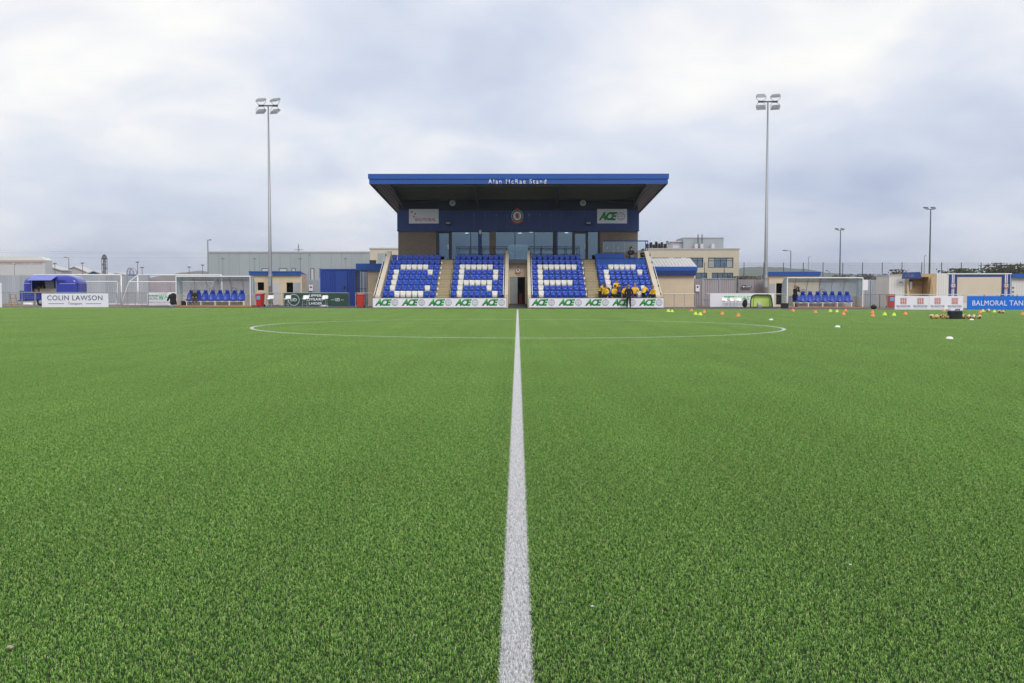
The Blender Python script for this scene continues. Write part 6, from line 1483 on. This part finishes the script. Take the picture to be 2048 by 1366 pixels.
# ================================================================== PEOPLE
def skin(verts, edges, radii, root=0, sub=1):
    me = bpy.data.meshes.new('sk'); me.from_pydata(verts, edges, [])
    o = bpy.data.objects.new('sk', me); C.objects.link(o)
    md = o.modifiers.new('s', 'SKIN'); md.use_smooth_shade = True; md.branch_smoothing = .3
    for i, r in enumerate(radii):
        sv = me.skin_vertices[0].data[i]; sv.radius = r if isinstance(r, tuple) else (r, r); sv.use_root = (i == root)
    s2 = o.modifiers.new('u', 'SUBSURF'); s2.levels = sub; s2.render_levels = sub
    r = evaluated(o); bpy.data.objects.remove(o); return r
def person(label, loc, rz, pose='stand', lean=0, arms=('down', 'down'), top='navy_cloth', legs='navy_cloth', hair='hair_dark', hat=None, sc=1.0, turn=0, nod=0):
    t = thing('person', label, 'person', loc, rz); t.scale = (sc, sc, sc)
    V3 = Vector
    up = V3((0, -math.sin(R(lean)), math.cos(R(lean)))); fw = V3((0, -math.cos(R(lean)), -math.sin(R(lean))))
    pel = V3((0, 0, .94)) if pose == 'stand' else V3((0, 0, .54))
    chest, neck = pel + up*.34, pel + up*.53
    hup = (Matrix.Rotation(R(nod), 3, 'X') @ up); head = neck + hup*.19
    P = {'pel': pel, 'chest': chest, 'neck': neck, 'nk': neck + hup*.07, 'h1': head - hup*.05, 'h2': head + hup*.06}
    for s_, S in ((-1, 'L'), (1, 'R')):
        if pose == 'stand': P['hip'+S] = pel + V3((s_*.09, 0, -.06)); P['knee'+S] = V3((s_*.11, -.03, .50)); P['ank'+S] = V3((s_*.12, .02, .09)); P['toe'+S] = V3((s_*.14, -.17, .04))
        else: P['hip'+S] = pel + V3((s_*.09, -.03, -.02)); P['knee'+S] = V3((s_*.14, -.46, .55)); P['ank'+S] = V3((s_*.13, -.44, .10)); P['toe'+S] = V3((s_*.15, -.62, .04))
        sh = pel + up*.47 + V3((s_*.18, 0, 0)); a = arms[0] if s_ < 0 else arms[1]; P['sh'+S] = sh
        if a == 'down': el = sh + V3((s_*.06, .03, -.28)); wr = el + V3((s_*.0, -.06, -.25))
        elif a == 'pocket': el = sh + V3((s_*.11, .07, -.26)); wr = el + V3((-s_*.09, -.11, -.21))
        elif a == 'lap': el = sh + V3((s_*.07, -.05, -.27)); wr = el + V3((-s_*.10, -.23, -.04))
        elif a == 'fwd': el = sh + V3((s_*.07, -.15, -.22)); wr = el + V3((-s_*.06, -.22, .06))
        elif a == 'reach': el = sh + V3((s_*.10, -.22, -.12)); wr = el + V3((s_*.02, -.24, -.05))
        else: el = sh + V3((s_*.10, -.20, -.17)); wr = head + fw*.24 + V3((s_*.06, 0, -.03))
        P['el'+S] = el; P['wr'+S] = wr; P['ha'+S] = wr + (wr - el).normalized()*.08
    def mk(names, edges, rad, sub=1):
        return skin([P[n] for n in names], [(names.index(a), names.index(b)) for a, b in edges], [rad[n] for n in names], 0, sub)
    E = [('pel', 'chest'), ('chest', 'neck'), ('neck', 'nk'), ('nk', 'h1'), ('h1', 'h2')]
    for S in 'LR': E += [('chest', 'sh'+S), ('sh'+S, 'el'+S), ('el'+S, 'wr'+S), ('wr'+S, 'ha'+S), ('pel', 'hip'+S), ('hip'+S, 'knee'+S), ('knee'+S, 'ank'+S), ('ank'+S, 'toe'+S)]
    rad = {'pel': (.13, .10), 'chest': (.14, .10), 'neck': (.07, .06), 'nk': .055, 'h1': (.082, .095), 'h2': (.088, .10)}
    for S in 'LR': rad.update({'sh'+S: .06, 'el'+S: .042, 'wr'+S: .03, 'ha'+S: (.038, .022), 'hip'+S: .085, 'knee'+S: .058, 'ank'+S: .04, 'toe'+S: .035})
    me = mk(list(rad), E, rad, 2)
    bm = bmesh.new(); bm.from_mesh(me)
    x = MB(); hx = V3((1, 0, 0)); hf = hup.cross(hx).normalized(); hf = hf if hf.y < 0 else -hf
    x.tube([head + hf*.09 + hup*.02, head + hf*.125 - hup*.015], [.012, .020], 6)                      # nose
    for s_ in (-1, 1): x.tube([head + hx*s_*.085 - hup*.03, head + hx*s_*.10 + hup*.03], [.015, .022], 6)   # ears
    eye = MB()
    for s_ in (-1, 1): eye.tube([head + hf*.092 + hx*s_*.034 + hup*.022, head + hf*.104 + hx*s_*.034 + hup*.022], .011, 6)
    eye.tube([head + hf*.098 - hup*.048 - hx*.026, head + hf*.104 - hup*.05, head + hf*.098 - hup*.048 + hx*.026], .007, 5)
    for S, s_ in (('L', -1), ('R', 1)):
        w, h_ = P['wr'+S], P['ha'+S]; d = (h_ - w).normalized(); sd_ = d.cross(V3((0, 0, 1)))
        sd_ = sd_.normalized() if sd_.length > .1 else V3((1, 0, 0)); nn = sd_.cross(d)
        for q, L_ in ((-.027, .065), (-.009, .078), (.009, .072), (.026, .058)):
            b = h_ + sd_*q + d*.005; x.tube([b, b + d*L_*.55 - nn*.008, b + d*L_*.85 - nn*.032], [.0095, .009, .007], 5)
        b = w + d*.035 + sd_*.03*s_; x.tube([b, b + sd_*.03*s_ + d*.03 - nn*.01, b + sd_*.035*s_ + d*.055 - nn*.025], [.011, .010, .008], 5)
    n0 = len(bm.faces)
    for src, mi in ((x, 0), (eye, 1)):
        tm = src.mesh('x', 'skin'); b2 = bmesh.new(); b2.from_mesh(tm)
        vm = {v: bm.verts.new(v.co) for v in b2.verts}
        for f in b2.faces:
            nf = bm.faces.new([vm[v] for v in f.verts]); nf.material_index = mi
        b2.free()
    bm.to_mesh(me); bm.free(); me.materials.clear(); me.materials.append(MATS['skin']); me.materials.append(MATS['hair_dark'])
    me.polygons.foreach_set('use_smooth', [True]*len(me.polygons)); obj('body', me, t)
    # jacket
    P['hem'] = pel - up*.06
    nm = ['pel', 'hem', 'chest', 'neck', 'shL', 'elL', 'wrL', 'shR', 'elR', 'wrR']
    me = mk(nm, [('pel', 'hem'), ('pel', 'chest'), ('chest', 'neck'), ('chest', 'shL'), ('shL', 'elL'), ('elL', 'wrL'), ('chest', 'shR'), ('shR', 'elR'), ('elR', 'wrR')],
            {'pel': (.175, .135), 'hem': (.175, .135), 'chest': (.19, .14), 'neck': (.095, .085), 'shL': .095, 'elL': .072, 'wrL': .055, 'shR': .095, 'elR': .072, 'wrR': .055}, 2)
    me.materials.append(MATS[top]); obj('jacket', me, t)
    nm = ['pel', 'hipL', 'kneeL', 'ankL', 'hipR', 'kneeR', 'ankR']
    me = mk(nm, [('pel', 'hipL'), ('hipL', 'kneeL'), ('kneeL', 'ankL'), ('pel', 'hipR'), ('hipR', 'kneeR'), ('kneeR', 'ankR')],
            {'pel': (.145, .115), 'hipL': .108, 'kneeL': .078, 'ankL': .062, 'hipR': .108, 'kneeR': .078, 'ankR': .062}, 2)
    me.materials.append(MATS[legs]); obj('trousers', me, t)
    for S in 'LR':
        a, b = P['ank'+S], P['toe'+S]; m = MB()
        m.loft([[(a.x + u*w, y, z) for u, z in ((-1, 0), (1, 0), (.9, h), (-.9, h))] for y, w, h in ((a.y + .07, .035, .07), (a.y + .02, .045, .11), (a.y - .07, .05, .085), (b.y, .05, .06), (b.y - .05, .03, .035))]); obj('shoe', m.mesh('shoe', 'shoe', smooth=True), t)
    # hair or hat
    m = MB(); secs = []; rx, ry = .098, .118
    for k in range(7):
        a = math.pi/2*k/6.3; zz = -.035 + .165*math.sin(a) if not hat else -.005 + .15*math.sin(a); q = math.cos(a)
        secs.append([head + hx*(rx*q*math.cos(b)) + (-hf)*(ry*q*math.sin(b) + .012) + hup*(zz + (.05*max(0, -math.sin(b))*(1 - k/7))) for b in [2*math.pi*i/14 for i in range(14)]])
    m.loft(secs); obj('hat' if hat else 'hair', m.mesh('hair', hat or hair, smooth=True), t)
    return t
def ptz(px, Y, z): return Vector((XA(px, Y), Y, z))
yF, zF = arow(0); y1, z1r = arow(1)
yS = yF - .28
person('person in dark jacket and trousers with back turned, standing before the hoarding', Vector((XA(1257.5, 76.3), 76.3, 0)), R(180), 'stand', 0, ('pocket', 'pocket'), 'navy_cloth', 'navy_cloth', 'hair_grey', sc=1.03, nod=8)
# group at the front of the far right block
person('person in yellow jacket leaning over at the aisle end of the front row', ptz(1199, yS, zF), R(70), 'stand', 28, ('fwd', 'fwd'), 'yellow', 'navy_cloth', 'hair_dark', sc=.90)
person('person in yellow jacket seated beside the one leaning at the aisle', ptz(1211.5, yS + .12, zF), R(-20), 'sit', 14, ('lap', 'lap'), 'yellow', 'navy_cloth', 'hair_dark', sc=.98)
person('person in black with yellow scarf top in the second row behind the purple top', ptz(1232, y1 - .1, z1r), R(10), 'sit', 10, ('lap', 'lap'), 'yellow', 'black_cloth', 'hair_dark', 'black_cloth')
person('person in yellow jacket seated left of the purple top', ptz(1227.5, yS + .14, zF), R(25), 'sit', 16, ('lap', 'fwd'), 'yellow', 'navy_cloth', 'hair_dark')
person('person in purple top and dark trousers bending with back turned in the front row', ptz(1238.5, yS - .12, zF), R(175), 'stand', 30, ('fwd', 'fwd'), 'purple_cloth', 'black_cloth', 'hair_dark', sc=.86)
person('person in yellow jacket half hidden behind the standing dark figure', ptz(1250.5, yS + .14, zF), R(0), 'sit', 10, ('lap', 'lap'), 'yellow', 'navy_cloth', 'hair_dark')
person('person in yellow jacket with grey woolly hat, right of the dark figure', ptz(1269.5, yS + .12, zF), R(-5), 'sit', 4, ('lap', 'fwd'), 'yellow', 'purple_cloth', 'hair_grey', 'hair_grey', sc=1.08)
person('person in yellow jacket with dark hair and back half turned, front row', ptz(1287.5, yS - .05, zF), R(150), 'stand', 38, ('fwd', 'reach'), 'yellow', 'black_cloth', 'hair_dark', sc=.82)
person('fair haired person in yellow jacket seated against the right parapet', ptz(1308.5, yS + .14, zF), R(-50), 'sit', 12, ('lap', 'lap'), 'yellow', 'navy_cloth', 'hair_fair', sc=.96)
t = thing('folded_jacket', 'bright yellow jacket lying on a front row seat', 'jacket', ptz(1299.5, yS + .1, zF + .12)); obj('cloth', lump('yellow', .20, .18, .34, 41, rough=.2).mesh('cloth', 'yellow', smooth=True), t); obj('collar', lump('black_cloth', .09, .08, .38, 42).mesh('collar', 'black_cloth', smooth=True), t)
bag('black rucksack on the second row seat behind the leaning yellow jacket', ptz(1214, y1 - .2, z1r + .3), .22, .16, .42, 'black_cloth', 43)
# press box
person('person in dark coat seated at the press desk with a grey laptop', ptz(1261.5, 84.45, 3.62), R(8), 'sit', 6, ('fwd', 'fwd'), 'navy_cloth', 'navy_cloth', 'hair_dark', sc=1.06)
person('person in black jacket seated at the right end of the press desk', ptz(1283.5, 84.45, 3.55), R(25), 'sit', 12, ('fwd', 'fwd'), 'black_cloth', 'black_cloth', 'hair_dark', sc=.98)
p = ptz(1263.5, 83.95, 4.115); t = thing('laptop', 'open grey laptop on the press desk before the seated person', 'laptop', p)
obj('base', MB().box(-.17, .17, -.02, .22, 0, .02).mesh('base', 'galv'), t); m = MB().hexa([(-.17, -.05, .02), (.17, -.05, .02), (.17, -.035, .02), (-.17, -.035, .02), (-.17, -.12, .24), (.17, -.12, .24), (.17, -.105, .24), (-.17, -.105, .24)]); obj('screen', m.mesh('screen', 'pole_grey'), t)
p = ptz(1282, 83.95, 4.115); t = thing('papers', 'white papers on the right end of the press desk', 'papers', p)
obj('sheet', MB().box(-.3, .0, -.1, .15, 0, .012).mesh('sheet', 'white_paint'), t); obj('sheet', MB().box(.02, .3, -.12, .12, 0, .012).mesh('sheet', 'white_paint'), t)
# dugouts
pl = Vector((XA(389.5, 81.45), 81.45, gz(-26) + .12)); person('person in black coat and brown trousers seated hunched in the left dugout', pl, R(15), 'sit', 18, ('lap', 'lap'), 'green_cloth', 'brown_cloth', 'hair_grey', 'hair_grey', sc=.98)
pr_ = Vector((XA(1590, 81.7), 81.7, gz(23) + .10)); person('person in black top raising a camera to the face at the right dugout', pr_, R(115), 'stand', 4, ('cam', 'cam'), 'black_cloth', 'navy_cloth', 'hair_fair', sc=.98)
p = pr_ + Vector((.28, .12, 1.50)); t = thing('camera', 'black camera held to the face in the right dugout', 'camera', p); obj('body', bevel(MB().box(-.05, .05, -.06, .06, 0, .09).mesh('body', 'black'), .01), t); m = MB(); m.tube([(.05, 0, .045), (.16, 0, .045)], .035, 10); obj('lens', m.mesh('lens', 'black'), t)

# ================================================================== HAZE
m = MB(); m.box(-3200, 3200, -250, 3700, -1.45, 105)
hz = m.build('haze', 'board_white'); struct(hz, 'stuff')
hm = bpy.data.materials.new('haze'); hm.use_nodes = True; N = hm.node_tree.nodes; N.clear()
o_ = N.new('ShaderNodeOutputMaterial'); v_ = N.new('ShaderNodeVolumePrincipled'); v_.inputs['Color'].default_value = (.86, .90, 1, 1); v_.inputs['Density'].default_value = .00021; v_.inputs['Anisotropy'].default_value = 0.2
hm.node_tree.links.new(v_.outputs[0], o_.inputs['Volume']); hz.data.materials.clear(); hz.data.materials.append(hm)
